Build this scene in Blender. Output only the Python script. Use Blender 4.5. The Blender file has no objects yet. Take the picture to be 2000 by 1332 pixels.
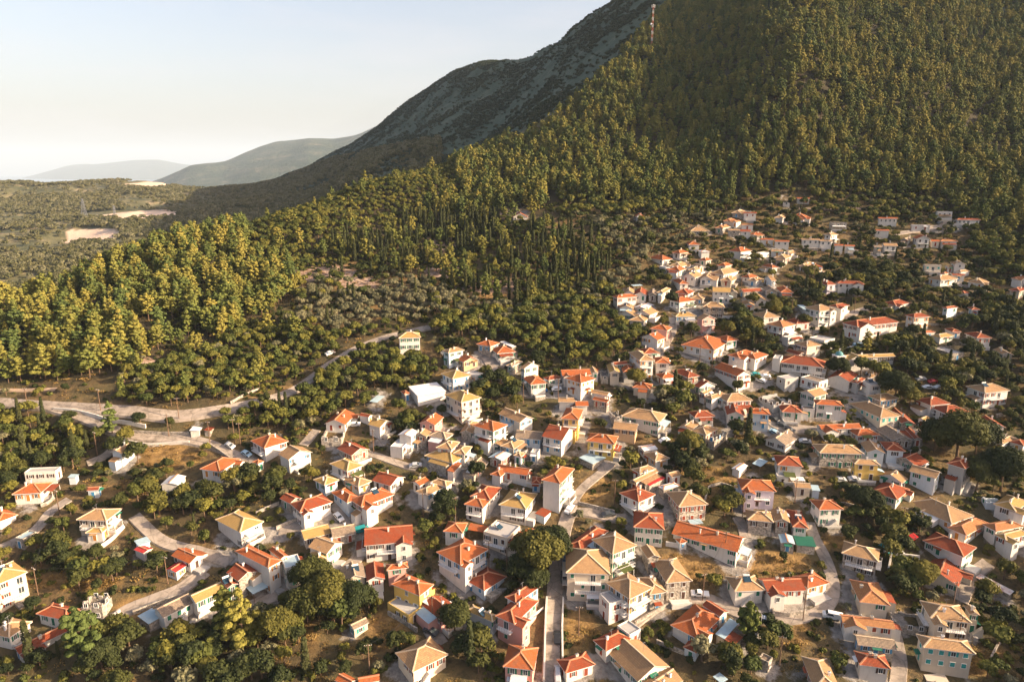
import bpy, bmesh, math, random
import numpy as np
from math import radians, sin, cos, pi
random.seed(7); np.random.seed(7)
SC = bpy.context.scene
COL = SC.collection

# ------------------------------------------------------------------ camera, sky, sun, exposure
CAMZ = 130.0
PITCH = radians(14.0)
FPX = 1333.0
cam_d = bpy.data.cameras.new('camera'); cam = bpy.data.objects.new('camera', cam_d); COL.objects.link(cam)
cam.location = (0, 0, CAMZ); cam.rotation_euler = (radians(90) - PITCH, 0, 0)
cam_d.sensor_width = 36.0; cam_d.lens = 36.0 * FPX / 2000.0
cam_d.clip_start = 1.0; cam_d.clip_end = 90000.0
SC.camera = cam
SUN_AZ = radians(12.0)      # from the right, turned towards the camera
SUN_EL = radians(21.0)
world = bpy.data.worlds.new('World'); SC.world = world; world.use_nodes = True
nt = world.node_tree; bg = nt.nodes['Background']
sky = nt.nodes.new('ShaderNodeTexSky'); sky.sky_type = 'NISHITA'; sky.sun_disc = False
sky.sun_elevation = SUN_EL; sky.sun_rotation = pi / 2 + SUN_AZ
sky.air_density = 1.0; sky.dust_density = 5.5; sky.ozone_density = 1.0; sky.altitude = 300
tint = nt.nodes.new('ShaderNodeMix'); tint.data_type = 'RGBA'; tint.blend_type = 'MULTIPLY'; tint.inputs[0].default_value = 1.0; tint.inputs[7].default_value = (1.0, 0.86, 0.82, 1)
nt.links.new(sky.outputs['Color'], tint.inputs[6]); 
tc = nt.nodes.new('ShaderNodeTexCoord'); mpc = nt.nodes.new('ShaderNodeMapping'); mpc.inputs['Scale'].default_value = (1.2, 1.2, 7.0); nt.links.new(tc.outputs['Generated'], mpc.inputs['Vector'])
cn = nt.nodes.new('ShaderNodeTexNoise'); cn.inputs['Scale'].default_value = 2.6; cn.inputs['Detail'].default_value = 5; cn.inputs['Roughness'].default_value = 0.6; nt.links.new(mpc.outputs[0], cn.inputs['Vector'])
cr = nt.nodes.new('ShaderNodeMapRange'); cr.inputs[1].default_value = 0.48; cr.inputs[2].default_value = 0.75; cr.inputs[4].default_value = 0.3; nt.links.new(cn.outputs['Fac'], cr.inputs[0])
cm_ = nt.nodes.new('ShaderNodeMix'); cm_.data_type = 'RGBA'; nt.links.new(cr.outputs[0], cm_.inputs[0]); nt.links.new(tint.outputs[2], cm_.inputs[6]); cm_.inputs[7].default_value = (2.75, 2.5, 2.55, 1)   # thin high cloud
nt.links.new(cm_.outputs[2], bg.inputs['Color']); bg.inputs['Strength'].default_value = 0.12
sd = bpy.data.lights.new('sun', 'SUN'); sun = bpy.data.objects.new('sun', sd); COL.objects.link(sun)
sd.energy = 5.0; sd.angle = radians(0.5); sd.color = (1.0, 0.78, 0.53)
S_DIR = np.array([cos(SUN_EL) * cos(SUN_AZ), -cos(SUN_EL) * sin(SUN_AZ), sin(SUN_EL)])
from mathutils import Vector, Matrix
sun.rotation_euler = Vector(S_DIR).to_track_quat('Z', 'Y').to_euler()
sun.location = (300, -100, 400)
SC.view_settings.view_transform = 'Standard'; SC.view_settings.look = 'None'
SC.view_settings.exposure = 1.48; SC.view_settings.gamma = 1.0
SC.cycles.volume_step_rate = 10.0; SC.cycles.volume_bounces = 0
SC.cycles.max_bounces = 5; SC.cycles.transparent_max_bounces = 4

# ------------------------------------------------------------------ pixel <-> world helpers (pixels of the 2000x1332 photograph)
cp, sp = cos(PITCH), sin(PITCH)
def ray(px, py):
    u = (px - 1000.0) / FPX; v = (666.0 - py) / FPX
    return np.array([u, cp + v * sp, -sp + v * cp])
def project(x, y, z):
    dz = z - CAMZ
    t = y * cp - dz * sp
    v = (y * sp + dz * cp) / t
    return 1000 + FPX * x / t, 666 - FPX * v, t
rng = np.random.RandomState(11)
_NG = rng.rand(256, 256)
def vnoise(x, y):
    xi = np.floor(x).astype(int); yi = np.floor(y).astype(int)
    fx = x - xi; fy = y - yi
    fx = fx * fx * (3 - 2 * fx); fy = fy * fy * (3 - 2 * fy)
    a = _NG[xi & 255, yi & 255]; b = _NG[(xi + 1) & 255, yi & 255]
    c = _NG[xi & 255, (yi + 1) & 255]; d = _NG[(xi + 1) & 255, (yi + 1) & 255]
    return (a * (1 - fx) + b * fx) * (1 - fy) + (c * (1 - fx) + d * fx) * fy
def fbm(x, y, s, o=4):
    r = 0; amp = 0.5; tot = 0
    for i in range(o):
        r = r + amp * (vnoise(x / s + 17.3 * i, y / s - 9.1 * i) - 0.5); tot += amp; amp *= 0.5; s *= 0.5
    return r / tot * 2

# ------------------------------------------------------------------ terrain heights
V7 = [(1332, 165), (1150, 190), (1000, 213), (850, 247), (700, 292), (600, 332), (500, 387)]
V5 = V7[:5]; V6 = V7[:6]
def V(upto): return [a for a in V7 if a[0] >= upto]
W = lambda y, z: ('w', y, z)
COLS = {
 -500: V(850) + [(700, 290), (600, 330), W(362, -88), W(450, -125), (590, 620), (540, 720), (470, 900), (400, 1150), (350, 1600), W(2000, -30), W(2900, -150)],
 0: V(850) + [(790, 258), (700, 285), (603, 326), W(358, -82), W(450, -125), (590, 640), (540, 760), (470, 950), (430, 1150), (400, 1300), (375, 1500), (351, 1750), W(2000, -40), W(2900, -150)],
 200: V(850) + [(800, 252), (700, 282), (600, 330), (536, 357), W(400, -68), W(520, -120), (505, 830), (470, 950), (445, 1080), (425, 1200), (400, 1350), (375, 1550), (355, 1800), W(2100, -50), W(2900, -150)],
 300: V(850) + [(815, 247), (700, 285), (600, 330), (490, 395), W(460, -66), W(600, -115), (475, 950), (440, 1100), (420, 1230), (400, 1380), (370, 1600), (353, 1850), W(2200, -60), W(2900, -150)],
 400: V(850) + [(805, 250), (700, 288), (600, 335), (464, 416), W(480, -60), W(620, -102), (450, 1050), (420, 1300), (400, 1500), (385, 1700), (370, 1900), W(2300, -100), W(2900, -150)],
 500: V(850) + [(790, 255), (700, 290), (600, 340), (520, 390), (434, 445), W(520, -52), W(650, -92), (425, 1200), (400, 1450), (380, 1700), (368, 2000), W(2500, -90), W(2900, -150)],
 600: V(850) + [(745, 275), (650, 310), (600, 338), (500, 405), (402, 470), W(560, -38), W(700, -70), (370, 1300), (350, 1600), (330, 2000), W(2500, -60), W(2900, -100)],
 700: V(850) + [(690, 294), (600, 338), (500, 410), (430, 465), (362, 512), W(600, -22), W(720, -50), (330, 1150), (300, 1500), (272, 2000), W(2600, 20), W(3100, -50)],
 800: V(600) + [(500, 412), (430, 468), (342, 537), W(620, -5), W(720, -22), (310, 1050), (250, 1400), (188, 1750), W(2300, 100), W(3100, 0)],
 860: V(600) + [(500, 410), (430, 466), (335, 547), W(620, 2), W(720, -10), (300, 1000), (220, 1350), (147, 1650), W(2300, 120), W(3100, 0)],
 915: V(600) + [(500, 408), (430, 465), (370, 540), (328, 562), W(640, 8), W(720, 4), (290, 950), (200, 1250), (108, 1550), W(1750, 240), W(2300, 150), W(3100, 0)],
 950: V(600) + [(500, 404), (430, 452), (360, 535), (325, 575), W(650, 12), W(730, 18), (265, 950), (190, 1200), (112, 1480), W(1700, 230), W(2200, 150), W(3100, 0)],
 1000: V(500) + [(430, 440), (350, 530), (300, 590), W(660, 28), W(760, 44), (240, 950), (170, 1200), (124, 1380), W(1600, 215), W(2000, 150), W(3100, 50)],
 1100: V(500) + [(430, 432), (400, 452), (300, 545), (220, 640), (150, 850), (64, 1130), W(1400, 230), W(1800, 180), W(3100, 50)],
 1200: V(500) + [(430, 428), (400, 452), (300, 525), (200, 600), (120, 680), (60, 850), (2, 1010), W(1300, 270), W(1800, 250), W(3100, 50)],
 1300: V(500) + [(430, 428), (400, 452), (300, 515), (200, 580), (100, 650), (20, 720), W(950, 235), W(1200, 310), W(1700, 360), W(3100, 50)],
 1500: V(500) + [(430, 428), (400, 450), (300, 505), (200, 565), (100, 630), (0, 700), W(1000, 280), W(1400, 380), W(3100, 100)],
 1800: V(500) + [(430, 425), (400, 440), (300, 500), (200, 560), (100, 620), (0, 690), W(1000, 300), W(1400, 400), W(3100, 100)],
 2000: V(500) + [(430, 420), (380, 445), (300, 500), (200, 555), (100, 615), (0, 680), W(1000, 300), W(1400, 400), W(3100, 100)],
 2400: [W(150, -105), W(230, -85), W(330, -60), W(450, -15), W(600, 70), W(760, 160), W(1000, 300), W(1400, 400), W(3100, 100)],
 3000: [W(100, -100), W(200, -80), W(320, -50), W(450, 0), W(600, 80), W(760, 170), W(1000, 300), W(1400, 400), W(3100, 100)],
 4200: [W(100, -90), W(200, -70), W(320, -40), W(450, 10), W(600, 80), W(760, 160), W(1000, 260), W(1400, 350), W(3100, 100)],
}
NA, NY = 620, 620
AZ = np.linspace(-1.45, 2.3, NA)
YR = np.exp(np.linspace(np.log(38.0), np.log(3000.0), NY))
def pchip(xs, ys, xq):
    xs = np.array(xs, float); ys = np.array(ys, float)
    h = np.diff(xs); d = np.diff(ys) / h
    m = np.zeros(len(xs)); m[0] = d[0]; m[-1] = d[-1]
    for i in range(1, len(xs) - 1):
        if d[i - 1] * d[i] > 0:
            w1 = 2 * h[i] + h[i - 1]; w2 = h[i] + 2 * h[i - 1]
            m[i] = (w1 + w2) / (w1 / d[i - 1] + w2 / d[i])
    xq = np.clip(xq, xs[0], xs[-1])
    k = np.clip(np.searchsorted(xs, xq) - 1, 0, len(xs) - 2)
    t = (xq - xs[k]) / h[k]
    return ((1 + 2 * t) * (1 - t) ** 2 * ys[k] + t * (1 - t) ** 2 * h[k] * m[k] + t * t * (3 - 2 * t) * ys[k + 1] + t * t * (t - 1) * h[k] * m[k + 1])
colx, colz = [], []
LY = np.log(YR)
for px in sorted(COLS):
    u = (px - 1000) / FPX; ys, zs, xr = [], [], []
    first = COLS[px][0]
    pts = list(COLS[px])
    if first[0] != 'w': pts = [W(30, -158), W(85, -137)] + pts
    for q in pts:
        if q[0] == 'w':
            Y, dz = q[1], q[2]; t = Y * cp - dz * sp
        else:
            r = ray(px, q[0]); t = q[1]; Y = r[1] * t; dz = r[2] * t
        ys.append(math.log(Y)); zs.append(dz + CAMZ); xr.append(u * t / Y)
    colz.append(pchip(ys, zs, LY)); colx.append(np.interp(LY, ys, xr))
colx = np.array(colx); colz = np.array(colz)
HG = np.zeros((NY, NA))
for i in range(NY): HG[i] = np.interp(AZ, colx[:, i], colz[:, i])
def gsm(A, s, ax):
    r = int(s * 3); k = np.exp(-0.5 * (np.arange(-r, r + 1) / s) ** 2); k /= k.sum()
    P = np.pad(A, [(r, r) if i == ax else (0, 0) for i in range(2)], mode='edge')
    out = np.zeros_like(A)
    for j in range(2 * r + 1):
        out += k[j] * (P[j:j + A.shape[0]] if ax == 0 else P[:, j:j + A.shape[1]])
    return out
HG = gsm(gsm(HG, 5, 1), 3, 0)
GX = AZ[None, :] * YR[:, None]; GY = np.repeat(YR[:, None], NA, 1)
far_w = np.clip((GY - 600) / 500, 0, 1)
HG += fbm(GX, GY, 18, 4) * 0.8 * (1 - far_w)
HG += (fbm(GX, GY, 180, 5) * 16 + fbm(GX + GY * .4, GY * .3, 60, 4) * 6) * far_w
HG += fbm(GX * 1.0 + 300, GY * .7, 330, 3) * 52 * np.clip((GY - 620) / 250, 0, 1) * np.clip((1750 - GY) / 350, .12, 1) * np.clip((-.22 - AZ[None, :]) / .15, 0, 1)
HG += 82 * np.exp(-((GX - 520 - (GY - 300) * .25) / 105) ** 2) * np.clip((GY - 110) / 60, 0, 1) * np.clip((470 - GY) / 80, 0, 1)  # spur beyond the right edge of view, added to shade the ravine
HG += (42 * np.exp(-((GX - .40 * GY) / 60) ** 2) - 14 * np.exp(-((GX - .24 * GY) / 45) ** 2) + 12 * np.exp(-((GX - .56 * GY) / 40) ** 2)) * np.clip((GY - 455) / 110, 0, 1) * np.clip((1100 - GY) / 300, 0, 1)
hillw = np.clip((GY - 420) / 150, 0, 1) * np.clip((AZ[None, :] + 0.05) / .2, 0, 1)
HG += fbm(GX, GY, 85, 4) * 11 * hillw * (1 - far_w)
LA0, LDA = AZ[0], AZ[1] - AZ[0]; L0, LD = LY[0], LY[1] - LY[0]
def H(x, y):
    x = np.asarray(x, float); y = np.maximum(np.asarray(y, float), 38.5)
    a = np.clip((x / y - LA0) / LDA, 0, NA - 1.001); b = np.clip((np.log(y) - L0) / LD, 0, NY - 1.001)
    i = b.astype(int); j = a.astype(int); fa = a - j; fb = b - i
    return (HG[i, j] * (1 - fa) + HG[i, j + 1] * fa) * (1 - fb) + (HG[i + 1, j] * (1 - fa) + HG[i + 1, j + 1] * fa) * fb
_T = np.exp(np.linspace(np.log(70), np.log(2800), 1400))
def hit(px, py, h=0.0, tmin=0):
    r = ray(px, py)
    X = r[0] * _T; Y = r[1] * _T; Z = CAMZ + r[2] * _T
    d = Z - (H(X, Y) + h)
    idx = np.where((d < 0) & (_T > tmin))[0]
    if len(idx) == 0: i = len(_T) - 1; t = _T[-1]
    else:
        i = max(idx[0], 1); t = _T[i - 1] + (_T[i] - _T[i - 1]) * d[i - 1] / max(d[i - 1] - d[i], 1e-6)
        t = min(max(t, _T[i - 1]), _T[i])
    return np.array([r[0] * t, r[1] * t, CAMZ + r[2] * t]), t
def inpoly(poly, X, Y):
    inside = np.zeros(np.shape(X), bool); n = len(poly); j = n - 1
    for i in range(n):
        xi, yi = poly[i]; xj, yj = poly[j]
        c = ((yi > Y) != (yj > Y)) & (X < (xj - xi) * (Y - yi) / ((yj - yi) or 1e-9) + xi)
        inside ^= c; j = i
    return inside
PXG, PYG, TG = project(GX, GY, HG)

# ------------------------------------------------------------------ node helpers and materials
def newmat(name):
    m = bpy.data.materials.new(name); m.use_nodes = True
    n = m.node_tree; b = n.nodes['Principled BSDF']; b.inputs['Roughness'].default_value = 0.85
    b.inputs['Specular IOR Level'].default_value = 0.2
    return m, n, b
def N(n, t, **kw):
    x = n.nodes.new(t)
    for k, v in kw.items():
        if k in x.inputs: x.inputs[k].default_value = v
        else: setattr(x, k, v)
    return x
def noise(n, scale, detail=4, coord=None, rough=0.55):
    x = n.nodes.new('ShaderNodeTexNoise'); x.inputs['Scale'].default_value = scale; x.inputs['Detail'].default_value = detail
    x.inputs['Roughness'].default_value = rough
    if coord is not None: n.links.new(coord, x.inputs['Vector'])
    return x.outputs['Fac']
def ramp(n, fac, stops):
    r = n.nodes.new('ShaderNodeValToRGB'); e = r.color_ramp.elements
    e[0].position, e[0].color = stops[0][0], (*stops[0][1], 1); e[1].position, e[1].color = stops[-1][0], (*stops[-1][1], 1)
    for p, c in stops[1:-1]:
        q = e.new(p); q.color = (*c, 1)
    n.links.new(fac, r.inputs['Fac']); return r.outputs['Color']
def mix(n, fac, a, b, mode='MIX'):
    x = n.nodes.new('ShaderNodeMix'); x.data_type = 'RGBA'; x.blend_type = mode
    if isinstance(fac, (int, float)): x.inputs[0].default_value = fac
    else: n.links.new(fac, x.inputs[0])
    for i, v in ((6, a), (7, b)):
        if isinstance(v, tuple): x.inputs[i].default_value = (*v, 1)
        else: n.links.new(v, x.inputs[i])
    return x.outputs[2]
def mth(n, op, a, b=0.0, c=None):
    x = n.nodes.new('ShaderNodeMath'); x.operation = op
    for i, v in enumerate((a, b) if c is None else (a, b, c)):
        if isinstance(v, (int, float)): x.inputs[i].default_value = v
        else: n.links.new(v, x.inputs[i])
    return x.outputs[0]
def bump(n, b, h, strength, dist=0.1):
    x = n.nodes.new('ShaderNodeBump'); x.inputs['Strength'].default_value = strength; x.inputs['Distance'].default_value = dist
    n.links.new(h, x.inputs['Height']); n.links.new(x.outputs[0], b.inputs['Normal'])
def gpos(n): return n.nodes.new('ShaderNodeNewGeometry').outputs['Position']
def sc3(c, k): return tuple(min(1, v * k) for v in c)

def m_plain(name, col, rough=0.8, var=0.12, scale=1.2, metal=0.0):
    m, n, b = newmat(name); p = gpos(n)
    c = ramp(n, noise(n, scale, 5, p), [(0.3, sc3(col, 1 - var)), (0.7, sc3(col, 1 + var))])
    n.links.new(c, b.inputs['Base Color']); b.inputs['Roughness'].default_value = rough; b.inputs['Metallic'].default_value = metal
    return m
def m_plaster(name, col, dirt=(0.30, 0.27, 0.23), amt=0.3):
    m, n, b = newmat(name); p = gpos(n)
    ri = n.nodes.new('ShaderNodeObjectInfo').outputs['Random']
    base = mix(n, mth(n, 'MULTIPLY', ri, 0.55), col, sc3(col, 0.78))
    mp = N(n, 'ShaderNodeMapping'); mp.inputs['Scale'].default_value = (1.6, 1.6, 0.35); n.links.new(p, mp.inputs['Vector'])
    st = noise(n, 1.0, 6, mp.outputs[0], 0.7)
    mr = N(n, 'ShaderNodeMapRange'); n.links.new(st, mr.inputs[0]); mr.inputs[1].default_value = 0.5; mr.inputs[2].default_value = 0.75; mr.inputs[4].default_value = amt
    c = mix(n, mr.outputs[0], base, dirt)
    c = mix(n, 0.5, c, ramp(n, noise(n, 0.5, 4, p), [(0.3, (0.84, 0.84, 0.83)), (0.7, (1, 1, 1))]), 'MULTIPLY')
    n.links.new(c, b.inputs['Base Color']); bump(n, b, noise(n, 6, 4, p), 0.25, 0.05)
    b.inputs['Roughness'].default_value = 0.9
    return m
def m_stone(name, col):
    m, n, b = newmat(name); p = gpos(n)
    v = N(n, 'ShaderNodeTexVoronoi'); v.inputs['Scale'].default_value = 2.2; n.links.new(p, v.inputs['Vector'])
    sep = N(n, 'ShaderNodeSeparateColor'); n.links.new(v.outputs['Color'], sep.inputs[0])
    c = ramp(n, sep.outputs[0], [(0.0, sc3(col, 0.55)), (0.5, col), (1.0, sc3(col, 1.35))])
    c = mix(n, 0.6, c, ramp(n, noise(n, 0.7, 5, p), [(0.3, (0.6, 0.58, 0.55)), (0.7, (1, 1, 1))]), 'MULTIPLY')
    n.links.new(c, b.inputs['Base Color']); bump(n, b, v.outputs['Distance'], 0.5, 0.12)
    return m
def m_roof(name, c1, c2, dirt, damt=0.35, wild=0.0):
    m, n, b = newmat(name); p = gpos(n)
    uv = N(n, 'ShaderNodeUVMap').outputs[0]
    ri = n.nodes.new('ShaderNodeObjectInfo').outputs['Random']
    br = N(n, 'ShaderNodeTexBrick'); n.links.new(uv, br.inputs['Vector'])
    br.inputs['Color1'].default_value = (*c1, 1); br.inputs['Color2'].default_value = (*c2, 1); br.inputs['Mortar'].default_value = (*sc3(c2, 0.55), 1)
    br.inputs['Scale'].default_value = 1.0; br.inputs['Brick Width'].default_value = 0.42; br.inputs['Row Height'].default_value = 0.46; br.inputs['Mortar Size'].default_value = 0.03
    br.inputs['Bias'].default_value = 0.0; br.inputs['Mortar Smooth'].default_value = 0.5
    c = mix(n, mth(n, 'MULTIPLY', ri, 0.5), br.outputs[0], sc3(c1, 0.72))
    mr = N(n, 'ShaderNodeMapRange'); n.links.new(noise(n, 0.55 if not wild else 1.6, 7, p, 0.72), mr.inputs[0])
    mr.inputs[1].default_value = 0.45; mr.inputs[2].default_value = 0.72; mr.inputs[4].default_value = damt
    c = mix(n, mr.outputs[0], c, dirt)
    n.links.new(c, b.inputs['Base Color'])
    wv = N(n, 'ShaderNodeTexWave'); wv.bands_direction = 'X'; wv.inputs['Scale'].default_value = 1.1; wv.inputs['Distortion'].default_value = 0.4
    n.links.new(uv, wv.inputs['Vector']); bump(n, b, wv.outputs['Fac'], 0.7, 0.12)
    b.inputs['Roughness'].default_value = 0.85
    return m
def m_sheet(name, col, dirt, amt=0.4):
    m, n, b = newmat(name); p = gpos(n); uv = N(n, 'ShaderNodeUVMap').outputs[0]
    mr = N(n, 'ShaderNodeMapRange'); n.links.new(noise(n, 0.8, 6, p, 0.7), mr.inputs[0]); mr.inputs[1].default_value = 0.45; mr.inputs[2].default_value = 0.7; mr.inputs[4].default_value = amt
    c = mix(n, mr.outputs[0], col, dirt); n.links.new(c, b.inputs['Base Color'])
    wv = N(n, 'ShaderNodeTexWave'); wv.bands_direction = 'X'; wv.inputs['Scale'].default_value = 1.6; n.links.new(uv, wv.inputs['Vector'])
    bump(n, b, wv.outputs['Fac'], 0.5, 0.08); b.inputs['Roughness'].default_value = 0.5
    return m
def m_leaf(name, cols, trans=0.25, tint=None):
    m, n, b = newmat(name); p = gpos(n)
    ri = n.nodes.new('ShaderNodeObjectInfo').outputs['Random']
    a = ramp(n, ri, [(i / (len(cols) - 1), c) for i, c in enumerate(cols)])
    c = mix(n, 0.75, a, ramp(n, noise(n, 0.9, 3, p), [(0.3, (0.55, 0.6, 0.6)), (0.7, (1.0, 1.0, 0.9))]), 'MULTIPLY')
    n.links.new(c, b.inputs['Base Color']); b.inputs['Roughness'].default_value = 0.7; b.inputs['Specular IOR Level'].default_value = 0.12
    tr = N(n, 'ShaderNodeBsdfTranslucent'); n.links.new(c, tr.inputs[0])
    ms = N(n, 'ShaderNodeMixShader'); ms.inputs[0].default_value = trans
    out = n.nodes['Material Output']
    n.links.new(b.outputs[0], ms.inputs[1]); n.links.new(tr.outputs[0], ms.inputs[2]); n.links.new(ms.outputs[0], out.inputs[0])
    return m

WALL = {
 'w': m_plaster('white_plaster', (0.66, 0.625, 0.57), amt=0.4), 'c': m_plaster('cream_plaster', (0.62, 0.53, 0.41)),
 's': m_stone('pale_rubble_stone', (0.36, 0.32, 0.27)), 'p': m_plaster('pink_plaster', (0.62, 0.33, 0.28), amt=0.2),
 'y': m_plaster('ochre_plaster', (0.70, 0.47, 0.13), amt=0.2), 'l': m_plaster('lavender_plaster', (0.56, 0.50, 0.58), amt=0.15),
 'b': m_plaster('pale_blue_plaster', (0.56, 0.62, 0.66), amt=0.3), 'g': m_plaster('grey_render', (0.40, 0.39, 0.37), amt=0.5),
 'u': m_plaster('orange_brick_render', (0.58, 0.40, 0.24), amt=0.3)}
ROOF = {
 'o': m_roof('orange_clay_tile', (0.45, 0.125, 0.034), (0.34, 0.085, 0.027), (0.22, 0.11, 0.065), 0.75),
 'r': m_roof('brick_red_clay_tile', (0.32, 0.070, 0.026), (0.23, 0.050, 0.021), (0.17, 0.085, 0.055), 0.75),
 't': m_roof('tan_clay_tile', (0.45, 0.275, 0.135), (0.35, 0.205, 0.10), (0.20, 0.135, 0.09), 0.6),
 'y': m_roof('sandy_yellow_tile', (0.47, 0.30, 0.105), (0.40, 0.25, 0.085), (0.27, 0.17, 0.08), 0.5),
 'a': m_roof('burnt_orange_tile', (0.44, 0.21, 0.085), (0.36, 0.16, 0.065), (0.24, 0.12, 0.06), 0.35),
 'g': m_roof('mottled_old_tile', (0.36, 0.27, 0.19), (0.22, 0.165, 0.12), (0.12, 0.10, 0.08), 0.7, 1.0),
 'w': m_sheet('white_roof_sheet', (0.70, 0.69, 0.68), (0.45, 0.42, 0.38)),
 'b': m_sheet('blue_grey_roof_sheet', (0.34, 0.46, 0.52), (0.28, 0.27, 0.26)),
 'k': m_sheet('crimson_roof_sheet', (0.42, 0.035, 0.03), (0.25, 0.06, 0.05), 0.3),
 'z': m_sheet('rusty_striped_sheet', (0.55, 0.52, 0.50), (0.26, 0.06, 0.03), 0.95),
 'e': m_sheet('green_roof_net', (0.02, 0.12, 0.08), (0.03, 0.08, 0.06), 0.3),
 'c': m_plaster('weathered_concrete', (0.42, 0.40, 0.38), amt=0.6)}
M_TRIM = m_plain('white_trim', (0.70, 0.68, 0.65)); M_CAP = m_plain('ridge_tile', (0.48, 0.22, 0.12), var=0.25, scale=4)
M_CAPT = m_plain('pale_ridge_tile', (0.55, 0.42, 0.28), var=0.2, scale=4)
M_GLASS, _n, _b = newmat('dark_window_glass'); _b.inputs['Base Color'].default_value = (0.035, 0.045, 0.05, 1); _b.inputs['Roughness'].default_value = 0.15; _b.inputs['Specular IOR Level'].default_value = 0.5
SHUT = {'g': m_plain('green_paint', (0.02, 0.13, 0.08)), 'r': m_plain('brown_red_paint', (0.22, 0.05, 0.025)), 't': m_plain('teal_paint', (0.04, 0.28, 0.26)),
        'o': m_plain('orange_wood', (0.45, 0.19, 0.04)), 'b': m_plain('blue_paint', (0.06, 0.22, 0.40)), 'w': m_plain('white_paint', (0.68, 0.67, 0.65)), 'd': m_plain('dark_brown_wood', (0.07, 0.04, 0.03))}
M_METAL = m_plain('grey_metal', (0.32, 0.33, 0.34), 0.5, metal=0.6); M_WOOD = m_plain('weathered_wood', (0.16, 0.10, 0.065), 0.9, 0.3, 3)
M_BARK = m_plain('bark', (0.13, 0.085, 0.055), 0.95, 0.35, 4); M_PANEL = m_plain('solar_panel_glass', (0.02, 0.045, 0.07), 0.15)

# ------------------------------------------------------------------ object helpers
def put(name, me, parent=None, loc=(0, 0, 0), rz=0.0):
    o = bpy.data.objects.new(name, me); COL.objects.link(o); o.location = loc
    if rz: o.rotation_euler = (0, 0, rz)
    if parent is not None: o.parent = parent
    return o
class MB:
    """Collects vertices and faces of one mesh, with a material slot and a uv per face corner."""
    def __init__(s): s.v = []; s.f = []; s.mi = []; s.uv = []; s.mats = []
    def slot(s, m):
        if m not in s.mats: s.mats.append(m)
        return s.mats.index(m)
    def face(s, pts, m, uv=None):
        b = len(s.v); s.v += [tuple(p) for p in pts]; s.f.append(tuple(range(b, b + len(pts)))); s.mi.append(s.slot(m))
        s.uv += uv if uv else [(0.0, 0.0)] * len(pts)
    def slope(s, pts, m):
        """A roof plane: u runs along its first edge, v up the slope."""
        p = [Vector(q) for q in pts]; e = (p[1] - p[0]).normalized(); nn = (p[1] - p[0]).cross(p[2] - p[0])
        if nn.length < 1e-6: return
        w = nn.normalized().cross(e)
        s.face(pts, m, [((q - p[0]).dot(e), (q - p[0]).dot(w)) for q in p])
    def box(s, x0, x1, y0, y1, z0, z1, m):
        c = [(x0, y0, z0), (x1, y0, z0), (x1, y1, z0), (x0, y1, z0), (x0, y0, z1), (x1, y0, z1), (x1, y1, z1), (x0, y1, z1)]
        for q in ((0, 3, 2, 1), (4, 5, 6, 7), (0, 1, 5, 4), (1, 2, 6, 5), (2, 3, 7, 6), (3, 0, 4, 7)): s.face([c[i] for i in q], m)
    def bar(s, a, b, w, m, h=None):
        a = Vector(a); b = Vector(b); d = (b - a)
        if d.length < 1e-6: return
        d.normalize(); up = Vector((0, 0, 1)) if abs(d.z) < 0.9 else Vector((1, 0, 0))
        r = d.cross(up).normalized() * (w / 2); u = r.cross(d).normalized() * ((h or w) / 2)
        c = [a - r - u, a + r - u, a + r + u, a - r + u, b - r - u, b + r - u, b + r + u, b - r + u]
        for q in ((0, 1, 2, 3), (7, 6, 5, 4), (0, 4, 5, 1), (1, 5, 6, 2), (2, 6, 7, 3), (3, 7, 4, 0)): s.face([c[i] for i in q], m)
    def cyl(s, x, y, z0, z1, r0, r1, m, n=8):
        for i in range(n):
            a = 2 * pi * i / n; b = 2 * pi * (i + 1) / n
            s.face([(x + r0 * cos(a), y + r0 * sin(a), z0), (x + r0 * cos(b), y + r0 * sin(b), z0), (x + r1 * cos(b), y + r1 * sin(b), z1), (x + r1 * cos(a), y + r1 * sin(a), z1)], m)
        s.face([(x + r1 * cos(2 * pi * i / n), y + r1 * sin(2 * pi * i / n), z1) for i in range(n)], m)
    def mesh(s, name, smooth=False):
        me = bpy.data.meshes.new(name); me.from_pydata(s.v, [], s.f)
        for m in s.mats: me.materials.append(m)
        me.polygons.foreach_set('material_index', s.mi)
        ul = me.uv_layers.new(name='UVMap'); ul.data.foreach_set('uv', [c for q in s.uv for c in q])
        if smooth: me.polygons.foreach_set('use_smooth', [True] * len(s.f))
        me.update(); return me
def np_mesh(name, verts, faces, mats, mi=None, smooth=False):
    """Mesh of quads from numpy arrays."""
    me = bpy.data.meshes.new(name); nv = len(verts); nf = len(faces)
    me.vertices.add(nv); me.vertices.foreach_set('co', np.asarray(verts, np.float32).ravel())
    me.loops.add(nf * 4); me.loops.foreach_set('vertex_index', np.asarray(faces, np.int32).ravel())
    me.polygons.add(nf); me.polygons.foreach_set('loop_start', np.arange(0, nf * 4, 4, dtype=np.int32))
    for m in mats: me.materials.append(m)
    if mi is not None: me.polygons.foreach_set('material_index', np.asarray(mi, np.int32))
    if smooth: me.polygons.foreach_set('use_smooth', np.ones(nf, bool))
    me.update(calc_edges=True); me.validate(); return me
THINGS = []   # (object, px, py, class text, category) for the labelling at the end
def thing(name, loc, rz=0.0, group=None):
    o = bpy.data.objects.new(name, None); COL.objects.link(o); o.location = loc; o.rotation_euler = (0, 0, rz)
    o.empty_display_size = 0.5
    if group: o['group'] = group
    return o

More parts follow.
